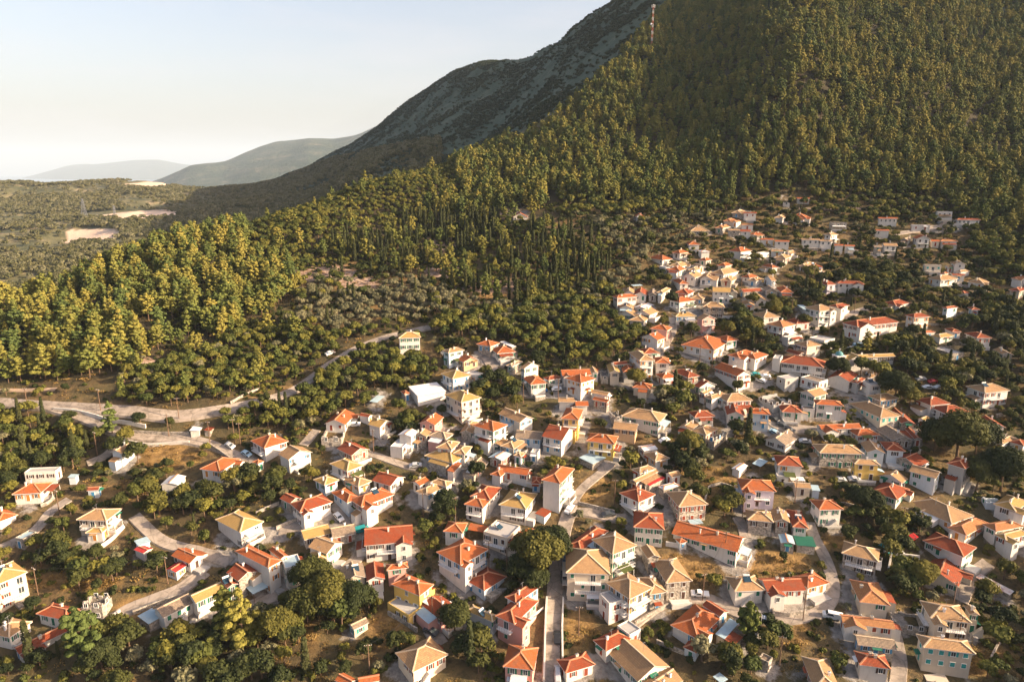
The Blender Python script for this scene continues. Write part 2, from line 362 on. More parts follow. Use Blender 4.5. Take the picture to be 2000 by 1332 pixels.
# ------------------------------------------------------------------ houses: eave corners read off the photograph (L left, F front, R right)
TILE = {'A': (0, 900, 5), 'B': (0, 1066, 5), 'C': (400, 1066, 5), 'D': (800, 1066, 5), 'E': (1200, 1066, 5), 'F': (1600, 1066, 5),
        'G': (800, 800, 5), 'H': (700, 620, 5), 'I': (1000, 620, 5), 'J': (400, 800, 5), 'K': (0, 600, 4), 'L': (1300, 620, 5),
        'M': (1600, 600, 5), 'N': (1600, 800, 5), 'O': (1200, 800, 5), 'P': (1180, 440, 6.66), 'Q': (1400, 500, 6.66),
        'R': (1380, 360, 6.66), 'S': (1700, 380, 6.66), 'Z': (0, 0, 1)}
HOUSES = """
A 240 122 540 110 600 68 1.3 f w w
A 115 335 400 312 495 182 1.3 h o w
A -150 520 -20 600 165 500 1 h o w
A 748 575 1040 585 1192 468 2 h t c b
A 830 695 1000 700 1060 640 1.2 h y w
A 145 770 225 775 360 700 1 f b s
A 1305 870 1400 905 1500 855 0.9 g k w
A 1315 785 1350 830 1470 775 0.8 m b b
A 850 280 960 285 975 230 0.9 g r b
A 1565 222 1735 232 1815 145 0.9 g w w
A 665 155 740 160 760 120 0.8 m b b
A -200 1100 -60 1222 262 1062 3 h y c b
A 1660 930 1850 1000 2010 935 1.2 g o w
A 1620 1050 1720 1090 1840 1000 0.9 g k w
B -110 870 90 895 330 745 1.3 h t w
B 350 672 645 728 815 620 1.3 h r w
B 780 580 985 545 1100 465 1.8 x n s
B 110 1000 185 1055 710 825 1 g r w
B 1480 615 1590 700 1900 560 1.6 g g w
B 1835 480 1910 555 2220 405 1.8 g y w
C 150 330 220 410 325 360 1.9 g r s
C 205 262 325 340 525 250 2.2 g r s
C 290 45 620 215 755 150 3 h o w b
C 745 130 785 230 940 190 2 f b w
C 400 405 470 468 615 400 1 m b c
B 1350 685 1450 760 1580 660 0.9 m b s
C 620 35 740 130 815 105 2 g o w
C 995 35 1190 75 1380 10 2 g t w
C 1030 60 1075 162 1205 125 1.8 h y w
C 1325 210 1365 345 1575 320 1.6 g g c
C 1560 190 1580 342 1765 335 1.6 g r w
C 1760 180 1775 240 1995 215 1.8 h o p
D -180 390 100 488 255 408 2.2 h o y
C 1785 560 1990 690 2110 610 1 f c y
C 1395 765 1455 820 1600 755 0.9 g g c
D -155 1070 30 1235 388 1085 1.8 h t c
C 1265 1325 1400 1380 1500 1310 1.2 g o w
C 1480 1300 1500 1350 1710 1335 1.2 g o w
D 255 80 500 190 785 50 2.8 h o w b
D 540 340 730 438 955 305 1.2 h r b
D 130 570 305 722 500 600 1.4 g r p
D 560 615 810 742 850 650 1.6 h y b
D 825 690 1025 765 1265 545 2.5 h r p b
D 920 510 1040 560 1280 405 2.2 h r w
D 910 1195 1215 1215 1268 992 2 h o p
D 1450 1105 1525 1245 1805 1152 1.2 h r w
D 1555 10 1525 262 1965 212 3 h t c b
Z 1156 1053 1197 1083 1244 1064 3 h t w b
Z 1183 1137 1230 1170 1275 1146 2.8 h t w b
Z 1171 1161 1190 1181 1222 1171 2 f w w
E 240 300 345 475 505 415 2 h t s
E 365 130 505 362 768 330 2 h t s
E 258 0 325 120 460 75 1.8 g t s
Z 1311 1041 1441 1078 1456 1049 1.9 g o w
E 527 800 820 912 1062 705 1.4 h o w
E 850 570 1030 690 1115 650 1.2 g r w
E 990 885 1075 905 1220 755 0.9 m b c
E 1075 905 1170 970 1250 885 0.9 m r s
E 670 990 800 1045 860 965 0.9 h r b
Z 1188 1274 1246 1330 1309 1302 1.5 g t w
Z 1246 1330 1280 1366 1334 1324 1.5 g t w
Z 1159 1250 1184 1272 1232 1247 1.3 h r w
E 20 800 150 880 258 835 1.2 f g w
E 1080 300 1175 445 1475 435 1.6 h t w
E 1410 290 1490 447 1870 405 1.5 g r w
E 1740 290 1890 415 2100 360 1.4 h o w
Z 1572 1278 1590 1345 1645 1332 1.5 h t s
E 1440 1130 1505 1150 1540 1105 0.8 f g s
E 975 1305 1045 1340 1105 1305 0.8 m b b
F 208 88 582 158 605 35 2 h t s b
F 318 315 395 548 700 595 1.4 h a c
F 222 635 228 748 745 800 1.2 g a w
F 360 830 375 960 750 1015 1.2 g g s
F 425 975 392 1160 700 1255 1.4 h r w
F 1070 470 1085 705 1480 780 2.2 h t c b
F 1440 560 1470 665 1562 685 2 g t c
F 1030 812 1015 990 1525 1035 2.3 h t c
F 998 220 1365 395 1400 230 1.2 g r c
F 1005 -20 1415 110 1550 35 2 h r w
F 1530 325 1860 475 1900 425 0.8 m z s
F 730 560 745 740 1050 790 1 x n s
G 90 125 250 150 335 70 2 g o p
G 40 235 170 262 215 200 1.5 g t s
G 180 260 355 290 435 240 1.5 h g p
G 490 170 610 230 670 120 1.2 g t s
G 612 160 820 215 965 160 2.9 h o w b
H 1365 920 1575 1025 1710 960 1.8 g t w
I 478 985 655 1000 695 900 2.8 h o y b
G 1295 240 1490 300 1625 190 2.2 L r w b
I 728 1215 1005 1240 1040 1165 2.2 h o y b
G 1030 240 1285 292 1300 215 1.3 g g b
G 255 375 415 392 492 320 1.8 h t w
G 420 430 545 440 610 365 1.5 h t w
G 135 485 420 525 600 455 1.3 h y s
G 355 600 430 608 515 520 1.4 m o w
G 510 560 670 610 775 505 1.2 g g s
G 880 350 1020 385 1132 308 1.4 h t s
G 770 468 900 498 1002 430 1.2 g b s
G 1015 435 1090 462 1132 425 1 h t b
G 1182 425 1250 435 1275 395 1 f w w
G 840 580 1150 640 1195 575 1.5 g o w
G 790 635 890 655 965 595 1.4 h o w
G 1280 690 1475 725 1618 585 3.6 h o w b
G 1190 715 1280 725 1290 660 1 h r b
G 530 925 720 960 790 880 2 h o w b
G 585 850 790 885 905 765 1.8 h r w
G 860 940 1140 975 1255 830 2 h y w b
G 15 720 100 740 200 700 1.3 g o w
G 55 805 170 840 345 755 1.8 h t w
G 200 710 360 755 432 710 1.6 h t w
G 325 1195 520 1205 570 1110 1.7 h o w
G 565 1190 740 1200 770 1135 0.9 m o s
G 720 1215 955 1265 1085 1155 1.8 f g c b
Z 1110 1058 1135 1076 1188 1036 1.8 h r w
G 1650 510 1790 530 1930 480 0.8 m b s
G 1225 1000 1320 1048 1385 985 0.9 m r b
H 385 165 392 205 612 195 2.7 h y w
H 815 325 880 350 1035 320 2.4 h t b
H 965 408 1025 437 1178 412 1.5 L o u
H 1155 268 1290 285 1382 255 1.7 h o s
H 1290 308 1355 355 1540 335 1.3 h o w
H 1380 250 1500 290 1540 270 1 m w s
H 808 555 920 603 1100 570 2.2 h y w b
H 1050 545 1140 580 1220 550 1.3 f g w
H 485 700 575 765 858 725 1.5 m w w b
H 415 720 450 752 505 730 1 h o s
H 835 755 1005 832 1200 790 3 h y c b
H 1440 455 1500 480 1605 430 1.6 h g s
H 1585 470 1615 500 1768 462 2.4 L t w
H 1600 590 1680 658 1845 640 1.8 h o w
H 5 945 100 975 135 940 1 g r w
H 88 1045 210 1072 340 1015 1.7 L y w
H 385 1150 520 1165 592 1110 2.2 g w w
H 318 1255 430 1280 500 1200 1.3 f w w
H 110 820 180 830 290 740 0.7 m b b
I 300 595 360 615 490 600 1 h r w
J 445 312 580 380 818 320 1.8 h o w b
J 710 440 815 488 1055 415 1.8 L t w
J 1165 152 1375 145 1480 45 1.2 g o w
J 1140 250 1330 255 1385 150 1.3 x n s
J 1285 375 1430 448 1615 385 1.4 L r s
J 1220 520 1390 605 1545 525 1.8 h y w b
J 1058 685 1170 742 1315 690 1.4 h y b
J 1330 690 1500 755 1640 725 1.3 h t w
J 1630 690 1815 742 1960 660 1.4 g r w
J 1240 800 1390 910 1520 830 1.8 h o b
J 1405 885 1530 950 1858 840 2.2 h o w
J 728 865 830 915 950 855 1.2 L r s
J 830 920 930 1005 1250 910 2 h r w
J 105 1075 345 1200 580 1110 2 h y w b
J 915 1175 970 1270 1235 1200 1.2 g y c
J 1215 1150 1245 1250 1485 1195 1.2 g g s
J 1560 1150 1555 1325 2040 1300 2 g r w b
J -50 620 150 607 362 505 1.4 h o w
J 460 515 520 530 580 520 1 h o w
K 860 1135 945 1140 1060 1088 1.8 g t b
K 1475 960 1560 965 1580 915 0.8 m w w
K 1590 955 1640 965 1690 925 0.8 m r s
I 465 520 490 568 780 548 1.4 g o w
I 755 490 785 545 850 540 1.4 g t w
I 860 500 870 560 945 545 1.2 x n s
I 925 460 950 538 1065 530 1.8 g y c
I 1060 470 1085 538 1205 530 1.5 h o w
I 975 440 1000 460 1130 450 1.5 g r w
I 518 595 675 642 820 598 2.6 h o w
I 1135 345 1245 425 1395 430 3 h t w b
I 1390 395 1400 445 1545 435 1.7 h o w
I 1240 315 1290 355 1432 352 1.2 h r w
I 1255 185 1425 222 1505 195 1.7 R o w
I 1350 105 1520 130 1565 100 1.7 h o p
I 445 785 450 822 600 848 1.3 g t w
I 610 825 620 862 745 868 1.3 g o w
I 770 735 930 765 968 740 1.2 g t w
I 785 795 930 830 965 805 1.5 g o s
I 960 885 1000 960 1080 895 1.6 x n s
I 1060 980 1440 1028 1525 952 1.9 h t w
I 982 1085 1215 1108 1240 1045 1.8 g t u
I 1178 690 1350 702 1375 655 1.3 h o c
I 1400 560 1470 598 1612 590 1.3 h o w
I 1560 525 1720 590 1835 580 1 h r s
I 1775 655 1830 685 2000 650 1 L r w
L 220 925 285 978 480 970 1.2 h r w
L 145 275 480 320 625 240 2 h o w b
L 490 190 600 235 710 210 1.4 h o w
L 605 375 720 395 870 340 1.8 h o w
L 745 390 880 410 1005 372 1.8 h o w
L 465 490 700 572 850 545 2.3 g o w
L 1125 442 1545 490 1568 430 2.1 h r w b
L 1042 410 1120 415 1145 380 1.8 f w w
L 1258 258 1385 292 1530 268 2.1 h t c
L 1168 320 1300 368 1370 345 1 g r s
M 85 670 300 728 385 655 1.6 g r w
M 320 735 375 745 450 700 1.5 h r g
L 1318 605 1500 640 1590 630 1.9 f g w b
L 1085 600 1170 612 1300 600 1.6 f w g
L 1300 745 1460 775 1590 745 2 R t w
L 915 745 1060 820 1235 790 1.5 x n g
L 1480 775 1470 848 1732 855 1.9 h o w b
L 1350 845 1345 900 1460 905 1 f g w
L 1095 855 1135 922 1348 920 1.2 h r w
L 590 860 598 948 785 942 1.8 g r w
L 820 870 800 935 1020 945 2.2 h o b
L 495 775 600 825 852 835 1.7 h t w
L 380 765 455 800 600 750 1.6 h t w
L 335 735 380 750 460 710 1.4 g t w
L 125 1035 245 1100 330 1030 1.1 g t w
L 240 1095 400 1150 515 1085 1.3 h t c
L 420 1130 480 1165 610 1090 1.7 x n s
L 955 1205 1180 1250 1315 1170 1 g g w
L 1475 1030 1525 1095 1920 1065 1 g o w
N 285 190 375 258 598 240 1 h o w
N -65 325 5 422 440 425 1.7 h t s
M 290 940 600 1082 805 1058 1.6 h t c
M 470 870 600 915 780 895 1.4 h t s
M 645 975 800 1130 945 1080 1 g r s
M 940 880 1090 960 1285 925 1.7 h r w b
M 1085 960 1245 1045 1480 1022 1.8 h r w b
M 958 1075 1030 1108 1088 1082 1 g y w
M 1435 765 1620 838 1870 812 2.2 h t w b
M 222 150 375 192 780 140 2.5 h r w
M 838 75 930 103 1090 92 2.2 h r w
M 228 430 265 497 745 466 1.6 g y w
M 1090 275 1185 300 1320 278 1 h y w
M 1010 235 1040 250 1135 225 1 h o w
M 1225 210 1300 242 1390 235 1 h r w
M 1420 250 1540 302 1690 290 1.5 h r w
M 1705 385 1785 458 1910 435 1.4 g t s
M 1110 400 1290 462 1415 445 0.9 f g s
M 435 660 500 710 570 640 1 g t s
M 430 715 500 765 605 745 1.8 f w w
N 550 185 720 300 930 292 1.2 g g s
N 840 165 930 285 1000 270 1.2 g r s
N 425 295 465 412 650 410 1.6 g t b
N 600 300 655 395 838 385 1.6 h r b
N 305 480 345 530 602 540 1.9 h t y
N 705 490 965 560 1080 515 1.2 R r s
N 568 660 815 715 880 685 1.2 R t w
N 878 605 1145 670 1200 615 2.2 g t b
N 1245 530 1430 580 1525 520 3.3 h r g
N 498 820 765 880 890 790 1.3 h r w
N 850 885 1295 1115 1505 1020 1.2 h t w
N 1705 905 1920 995 2050 900 1.8 h y w
N 1255 1155 1440 1230 1660 1110 1.5 h a w
N 1590 1130 1730 1190 2000 1150 1.8 h a w b
N 1715 1215 1825 1275 2060 1215 1.9 h y w b
N 1540 75 1665 165 1830 160 1.2 g r w
N 1700 300 1800 340 1925 275 1 h t w
N 1860 310 2000 355 2060 320 1 h r w
N -95 880 0 978 240 975 2 h o w
N 1615 810 1640 880 1870 880 1 x n b
O 220 360 290 405 430 385 1 g w w
O 285 425 400 505 548 468 1.2 h t w
O 175 570 250 625 400 570 1.4 h t w
O 155 675 215 715 430 600 1.4 g t w
O 490 630 560 660 655 650 1.2 g t w
O 290 700 345 740 500 660 1.2 m k s
O 435 720 480 780 640 725 1.2 h w s
O 512 800 630 950 920 912 2 h t s
O 48 815 240 905 405 832 2.2 h r w b
O 190 985 185 1145 490 1172 1.9 h r w
O 1585 430 1590 540 1845 555 1.8 h r w
O 1205 665 1240 780 1585 788 2.2 h o l b
O 1290 975 1300 1075 1560 1085 1.6 h t s
O 1550 960 1565 1085 1725 1092 1.5 g t s
O 1695 965 1740 1145 1900 1095 1.4 h r w
O 1745 705 1765 758 1920 760 1.1 g t c
O 1925 725 1930 785 2005 787 0.9 m b b
O 1140 575 1225 600 1305 550 0.9 g w w
O 1340 535 1430 555 1500 500 0.8 m b w
O 1705 655 1725 688 1870 685 0.8 m w w
O 1580 620 1590 655 1700 655 0.9 f w w
O 1605 1210 1625 1300 1770 1305 1 g b s
O 1750 1230 1780 1320 1975 1325 0.8 m e s
O 585 1270 640 1305 718 1300 0.8 h o b
O 710 1085 750 1120 872 1110 0.8 m b b
P 1065 45 1120 78 1375 85 1.2 h t s
P 1065 230 1100 255 1245 245 1 h o w
P 1215 325 1260 345 1385 330 1.8 h w w
P 880 350 990 370 1100 350 1.6 h o w
P 575 415 760 455 890 425 1 h o w
P 1225 440 1330 465 1405 445 1 h o c
P 1620 335 1780 350 1920 335 2 h o w b
P 845 515 1000 545 1110 505 1.3 h t w
P 720 530 800 560 850 540 1 f w w
P 1140 510 1240 540 1300 520 1 g t w
P 1090 575 1200 590 1280 560 1.5 h t w
P 820 585 985 598 1075 570 1.8 h o w
P 1465 520 1580 535 1670 515 1.4 h o c
P 1380 625 1560 645 1755 598 1.9 h t w
P 1010 665 1190 680 1290 650 2 R t w
P 1240 690 1420 708 1470 640 2 g t w b
P 1508 725 1660 730 1740 690 1.5 h t c
P 890 715 980 765 1110 735 1.9 h o w
P 912 880 1100 900 1175 860 1.4 h r w
P 1118 950 1290 968 1325 930 1.2 h t s
P 1420 822 1412 862 1640 868 2.2 g y w
P 1650 835 1645 880 1735 880 1.4 g g s
Q 285 450 350 470 600 455 1 g r s
P 265 828 260 880 400 882 1.2 g t w
P 420 845 385 905 560 920 1.2 g r w
P 580 850 570 905 690 905 1.4 g g s
P 675 875 770 885 870 830 1.8 h t w
P 100 930 170 950 440 935 2.2 h o w
P 205 1040 190 1080 385 1085 1 g t w
P 388 1075 540 1085 640 1030 1.1 g w w
P 170 1140 390 1175 480 1120 1 g t w
P 400 1140 600 1165 710 1120 1.2 g t w
P 320 1230 530 1255 610 1190 1.2 h t w
P 838 975 980 1005 1188 980 2.1 h o w b
P 1300 1010 1285 1060 1575 1072 1.9 h t s
P 870 1150 930 1190 1200 1185 1.4 h y w
P 1200 1185 1275 1230 1460 1195 2.3 L t p b
Q 425 515 445 572 655 570 1.2 g t w
Q 335 578 345 640 505 638 1.2 g t w
P 350 775 380 790 500 770 0.8 m b b
Q 322 270 430 288 540 265 1 h o w
Q 395 310 520 330 605 300 1 h t w
Q 605 290 710 320 780 320 1.7 R t b
Q 585 125 720 155 808 140 1.2 h o w
Q 1065 125 1150 135 1270 100 1 h t w
Q 1140 150 1270 163 1390 145 1.4 h o w
Q 1285 345 1440 378 1560 365 1.9 h r l b
Q 1565 300 1570 358 1925 388 1.8 h r w
Q 590 410 640 455 800 445 1.3 g g s
Q 775 410 830 475 1000 465 1.4 h o w
Q 1142 660 1340 720 1550 685 2.7 h t w b
Q 1460 640 1570 672 1728 640 2 h r w
Q 450 760 610 808 828 798 1.7 h t w
Q 648 875 865 932 1035 890 2.2 h a w b
Q 895 830 1040 885 1220 860 1.1 h r w
Q 1040 650 1140 700 1225 665 1 m b b
Q 1200 1070 1400 1115 1540 1080 1 f w w
Q 850 1050 930 1075 1110 1040 1.2 f w w
R 1215 142 1175 188 1340 192 1.3 g o w
R 970 210 1000 225 1085 205 1.2 x n w
R 320 370 450 380 530 355 1.4 h t s
R 520 345 480 378 655 385 1.8 g r w
R 1065 432 1300 445 1345 430 1.8 h o w
R 880 430 1000 442 1038 425 1.6 h t w
R 218 470 320 485 385 460 1.2 h a c
R 340 485 390 495 450 480 1.4 g o w
R 105 562 215 575 350 540 1.7 h a s
R 470 500 455 530 610 525 1 g a w
R 310 555 285 600 430 610 1.4 g t s
R 460 565 440 615 580 635 1.5 g r w
R 560 645 610 660 750 655 1.3 h o w
R 720 690 700 720 880 745 1 g o w
R 915 712 890 745 1080 752 1.5 g o w
R 850 838 840 872 1000 880 1.2 g t w
R 1005 880 1110 905 1175 880 1.1 g t w
R 868 950 1030 970 1130 935 1.8 h t s
R 1625 492 1610 505 1830 512 1.6 f w s
R 1250 690 1235 722 1470 725 1.8 g t w
R 1525 655 1620 665 1715 650 2.6 h t w
R 1480 705 1470 738 1640 740 1.8 g t w
R 1690 732 1665 798 1790 800 1.7 g o w
R 1830 738 1800 805 1940 812 1.7 g o w
R 645 885 700 905 820 890 1 f w w
S 115 285 105 312 365 322 1.8 g o w
S 890 212 870 232 1065 220 1.7 f w w
S 560 375 540 405 780 408 1 f w w
S 1105 305 1130 330 1435 338 2 h r w b
S 75 435 60 470 245 495 1.5 g o w
S 545 520 600 575 790 578 2.1 g o w b
S 780 540 795 610 910 612 1.4 g o c
S 890 550 915 610 1145 615 1.6 h a w
S 150 620 175 665 365 668 1.7 g t w b
S 40 640 50 680 165 668 1.8 g g s
S 390 570 500 600 580 560 1.4 g g s
S 720 888 710 925 920 930 1.7 f w c b
S 965 930 1010 945 1085 925 1.2 g t w
S 1045 860 1090 905 1255 905 2 L t w
S 1110 995 1180 1010 1300 995 1 h t w
S 920 1015 980 1038 1020 1020 0.9 h o w
S 1090 1022 1070 1050 1235 1065 1 g r w
S 745 1095 920 1118 1150 1098 1.7 h t w
S 1260 1145 1480 1165 1550 1140 1.4 h t w
S 1125 1265 1230 1290 1290 1275 0.8 h r w
S 1835 1080 1900 1100 2040 1075 1.8 h a w
S 1800 1215 1950 1262 2050 1230 1.8 h r c
Z 1002 417 1001 424 1032 424 1.4 g o w
Z 1239 419 1241 423 1258 423 1.2 g o w
Z 1722 592 1750 597 1778 592 1 h r w
Z 1840 599 1850 603 1872 600 1.6 h r b
Z 1890 600 1898 605 1914 603 1.3 h r w
"""
def fit(Lp, Fp, Rp, s):
    h = 0.35 + 2.85 * s
    F, t = hit(Fp[0], Fp[1], h)
    zE = F[2]
    best = None
    lens = np.arange(2.5, 34, 0.5)
    tolx = 1.0; toly = 1.1
    small = s < 1.25
    m1, m2 = (6.5, 6.0) if small else (9.5, 9.0)
    for ph in np.arange(-12, 100, 2.0):
        a = radians(ph); tot = ph_c = 0.0; L_ = []
        for (dx, dy), P in (((-sin(a), cos(a)), Lp), ((cos(a), sin(a)), Rp)):
            px, py, tt = project(F[0] + dx * lens, F[1] + dy * lens, zE)
            e = ((px - P[0]) / tolx) ** 2 + ((py - P[1]) / toly) ** 2 + ((lens - m1) / 6.5) ** 2
            k = int(np.argmin(e)); tot += e[k]; L_.append(lens[k])
        if best is None or tot < best[0]: best = (tot, a, L_[0], L_[1])
    return F, zE, best[1], best[2], best[3], t
HL = []
for ln in HOUSES.strip().splitlines():
    q = ln.split()
    if len(q) < 11: continue
    x0, y0, k = TILE[q[0]]
    c = [float(v) for v in q[1:7]]
    P = [(x0 + c[i] / k, y0 + c[i + 1] / k) for i in (0, 2, 4)]
    s = float(q[7]); s = s * .84 if P[1][1] < 600 and s > 1.1 else s; F, zE, a, lL, lR, t = fit(P[0], P[1], P[2], s)
    HL.append(dict(px=(P[0][0] + P[1][0] + P[2][0]) / 3, py=(P[0][1] + P[1][1] + P[2][1]) / 3, F=F, z=zE, a=a, lL=lL, lR=lR, t=t, s=s, ty=q[8], rc=q[9], wc=q[10], bal=len(q) > 11))
for h in HL:
    ca, sa = cos(h['a']), sin(h['a'])
    h['dR'] = np.array([ca, sa]); h['dL'] = np.array([-sa, ca])
    h['C'] = h['F'][:2] + h['dR'] * h['lR'] / 2 + h['dL'] * h['lL'] / 2

# ------------------------------------------------------------------ roads: centre lines read off the photograph
ROADS = [
 ('road', 4.9, 'a', [(-160, 772), (0, 785), (110, 795), (200, 800), (300, 812), (360, 814), (450, 800), (530, 782), (590, 755), (630, 720), (680, 690), (730, 665), (790, 650), (840, 640)]),
 ('road', 4, 'a', [(100, 796), (160, 814), (205, 832), (240, 851), (300, 854), (370, 857), (430, 874), (480, 898), (500, 906)]),
 ('road', 4, 'a', [(240, 852), (226, 872), (205, 892), (170, 905)]),
 ('road', 5, 'a', [(1076, 1332), (1077, 1250), (1082, 1180), (1086, 1120), (1095, 1070), (1102, 1030), (1112, 1000)]),
 ('road', 3.5, 'a', [(1112, 1000), (1130, 960), (1160, 935), (1195, 905)]), ('road', 4, 'a', [(1112, 1000), (1150, 1000), (1185, 1010), (1225, 1014)]),
 ('road', 4.5, 'a', [(950, 700), (962, 720), (985, 742), (1010, 762), (1030, 772), (1060, 772)]),
 ('road', 5, 'a', [(400, 1116), (370, 1140), (340, 1158), (300, 1172), (260, 1186), (230, 1202), (200, 1222), (170, 1245)]),
 ('road', 4, 'a', [(262, 1008), (285, 1032), (312, 1056), (350, 1070), (400, 1080), (450, 1100)]),
 ('road', 4, 'a', [(135, 975), (96, 1000), (90, 1012), (70, 1036), (30, 1060), (-20, 1080)]),
 ('road', 4, 'a', [(1236, 1218), (1270, 1190), (1300, 1174), (1350, 1166), (1390, 1170), (1425, 1190), (1460, 1205), (1510, 1212), (1560, 1208), (1595, 1200), (1620, 1180), (1630, 1150), (1622, 1115), (1608, 1080), (1590, 1050), (1580, 1020)]),
 ('road', 4, 'a', [(1752, 1345), (1758, 1290), (1752, 1262), (1745, 1230)]),
 ('road', 4, 'a', [(1876, 1175), (1890, 1140), (1908, 1115), (1930, 1100)]),
 ('road', 4.5, 'a', [(1580, 640), (1620, 630), (1655, 618), (1680, 606), (1710, 600)]),
 ('road', 4, 'a', [(1745, 458), (1785, 452), (1820, 448), (1850, 436), (1862, 430)]),
 ('road', 4, 'a', [(592, 870), (608, 852), (618, 840)]), ('road', 3.5, 'a', [(718, 885), (750, 895), (785, 908), (815, 915)]),
 ('road', 4, 'a', [(650, 985), (672, 1000), (690, 1020), (705, 1045), (706, 1080), (690, 1100), (668, 1112), (640, 1116)]),
 ('road', 4, 'a', [(590, 1145), (560, 1158), (520, 1172), (470, 1190), (420, 1206)]),
 ('road', 3.5, 'a', [(545, 1036), (590, 1030), (620, 1022)]),
 ('road', 4.5, 'a', [(1285, 690), (1302, 668), (1312, 650), (1316, 628), (1330, 612)]),
 ('road', 6, 'a', [(1500, 812), (1520, 836), (1560, 838), (1600, 842)]),
 ('road', 4.5, 'a', [(840, 1228), (852, 1245), (862, 1260)]),
 ('road', 4, 'a', [(1440, 1010), (1452, 1030), (1456, 1050)]),
 ('road', 3, 'a', [(1480, 735), (1500, 722), (1520, 700)]),
 ('path', 2, 'd', [(-40, 768), (10, 761), (60, 762), (110, 760)]), ('path', 3, 'd', [(230, 738), (270, 724), (330, 713), (360, 712)]),
 ('path', 2.5, 'd', [(620, 525), (660, 535), (700, 548), (712, 552)]),
 ('path', 3.5, 'd', [(960, 424), (990, 416), (1010, 418)]), ('path', 3, 'd', [(1560, 408), (1600, 410), (1640, 408), (1680, 408)]),
 ('path', 3, 'd', [(1600, 530), (1650, 537), (1690, 540)])]
def resample(p, step):
    p = np.array(p); d = np.r_[0, np.cumsum(np.hypot(*np.diff(p[:, :2], axis=0).T))]
    n = max(2, int(d[-1] / step) + 1); q = np.linspace(0, d[-1], n)
    return np.stack([np.interp(q, d, p[:, i]) for i in range(p.shape[1])], 1)
def smooth_line(p, it=3):
    p = np.array(p, float)
    for _ in range(it):
        q = [p[0]]
        for i in range(len(p) - 1): q += [p[i] * .75 + p[i + 1] * .25, p[i] * .25 + p[i + 1] * .75]
        q.append(p[-1]); p = np.array(q)
    return p
ROADPTS = []
RD = []
for nm, w, kd, pl in ROADS:
    w *= 0.86
    # corners first, in plan
    c = np.array([hit(a, b)[0][:2] for a, b in pl])
    c = resample(smooth_line(c, 2), 1.5)
    RD.append((nm, w, kd, c)); ROADPTS.append(np.c_[c, np.full(len(c), w)])
ROADPTS = np.concatenate(ROADPTS)

# occupancy grid, 0.5 m, for keeping plants off houses and roads
OX0, OY0, ON, OM = -420, 60, 1700, 1100
OCC = np.zeros((ON, OM), np.float32)   # 1 road, 2 house (dilated)
def stamp_rect(h, grow, val, front=0):
    cx, cy = h['C']; r = (h['lL'] + h['lR']) / 2 + grow + 3
    i0, i1 = int((cx - r - OX0) * 2), int((cx + r - OX0) * 2); j0, j1 = int((cy - r - OY0) * 2), int((cy + r - OY0) * 2)
    i0 = max(i0, 0); j0 = max(j0, 0); i1 = min(i1, ON - 1); j1 = min(j1, OM - 1)
    if i1 <= i0 or j1 <= j0: return
    X, Y = np.meshgrid(np.arange(i0, i1) / 2 + OX0, np.arange(j0, j1) / 2 + OY0, indexing='ij')
    dx = X - cx; dy = Y - cy
    a = dx * h['dR'][0] + dy * h['dR'][1]; b = dx * h['dL'][0] + dy * h['dL'][1]
    m = (a > -h['lR'] / 2 - grow - front) & (a < h['lR'] / 2 + grow) & (b > -h['lL'] / 2 - grow - front) & (b < h['lL'] / 2 + grow)
    sub = OCC[i0:i1, j0:j1]; sub[m] = np.maximum(sub[m], val)
PAV = np.zeros((ON, OM), np.float32)
for h in HL:
    stamp_rect(h, 2.2, 0.4, 1.2)
    stamp_rect(h, 0.6, 2, 2.2 if h['s'] > 1.25 else 1.0)
OCCH = OCC.copy()
for x, y, w in ROADPTS:
    i = int((x - OX0) * 2); j = int((y - OY0) * 2); r = int(w + 1.2)
    if r < i < ON - r and r < j < OM - r: OCC[i - r:i + r + 1, j - r:j + r + 1] = np.maximum(OCC[i - r:i + r + 1, j - r:j + r + 1], 1)
def occ(x, y, G=None):
    G = OCC if G is None else G
    i = np.clip(((np.asarray(x) - OX0) * 2).astype(int), 0, ON - 1); j = np.clip(((np.asarray(y) - OY0) * 2).astype(int), 0, OM - 1)
    return G[i, j]

# ------------------------------------------------------------------ zones of the picture (outlines in photograph pixels, looked up at ground points)
Z_PINE = [(-400, 765), (0, 752), (90, 752), (225, 738), (262, 705), (330, 690), (400, 690), (470, 640), (545, 600), (590, 560), (560, 520), (480, 500), (480, 430), (-400, 560)]
Z_MAQ = [(480, 500), (440, 440), (600, 380), (740, 330), (880, 300), (960, 330), (900, 380), (820, 420), (700, 430), (640, 490), (590, 540)]
Z_PINE2 = [(820, 420), (900, 380), (880, 300), (1000, 280), (1080, 380), (1060, 420), (980, 420), (900, 430)]
Z_CYP = [(590, 540), (640, 490), (700, 430), (900, 425), (1000, 425), (1090, 450), (1180, 480), (1200, 530), (1100, 600), (960, 600), (800, 545), (720, 520), (650, 520)]
Z_OLIVE = [(560, 640), (600, 560), (640, 530), (740, 560), (800, 545), (960, 600), (1100, 600), (1230, 520), (1190, 480), (1150, 430), (1400, 425), (1380, 470), (1290, 480), (1180, 620), (1000, 650), (850, 620), (760, 640), (660, 650)]
Z_SCRUB = [(215, 765), (300, 700), (400, 695), (470, 645), (560, 640), (660, 650), (760, 640), (720, 655), (660, 685), (610, 725), (570, 750), (500, 770), (400, 795), (260, 795)]
Z_WOOD = [(760, 640), (1000, 610), (1190, 560), (1200, 630), (1255, 655), (1215, 700), (1140, 712), (1080, 705), (1030, 690), (1000, 680), (930, 655), (870, 668), (830, 650)]
Z_SLOPE = [(520, 800), (600, 772), (640, 735), (700, 695), (760, 675), (820, 690), (860, 712), (850, 745), (770, 765), (740, 800), (680, 800), (630, 840), (600, 860), (520, 850), (420, 860), (420, 820)]
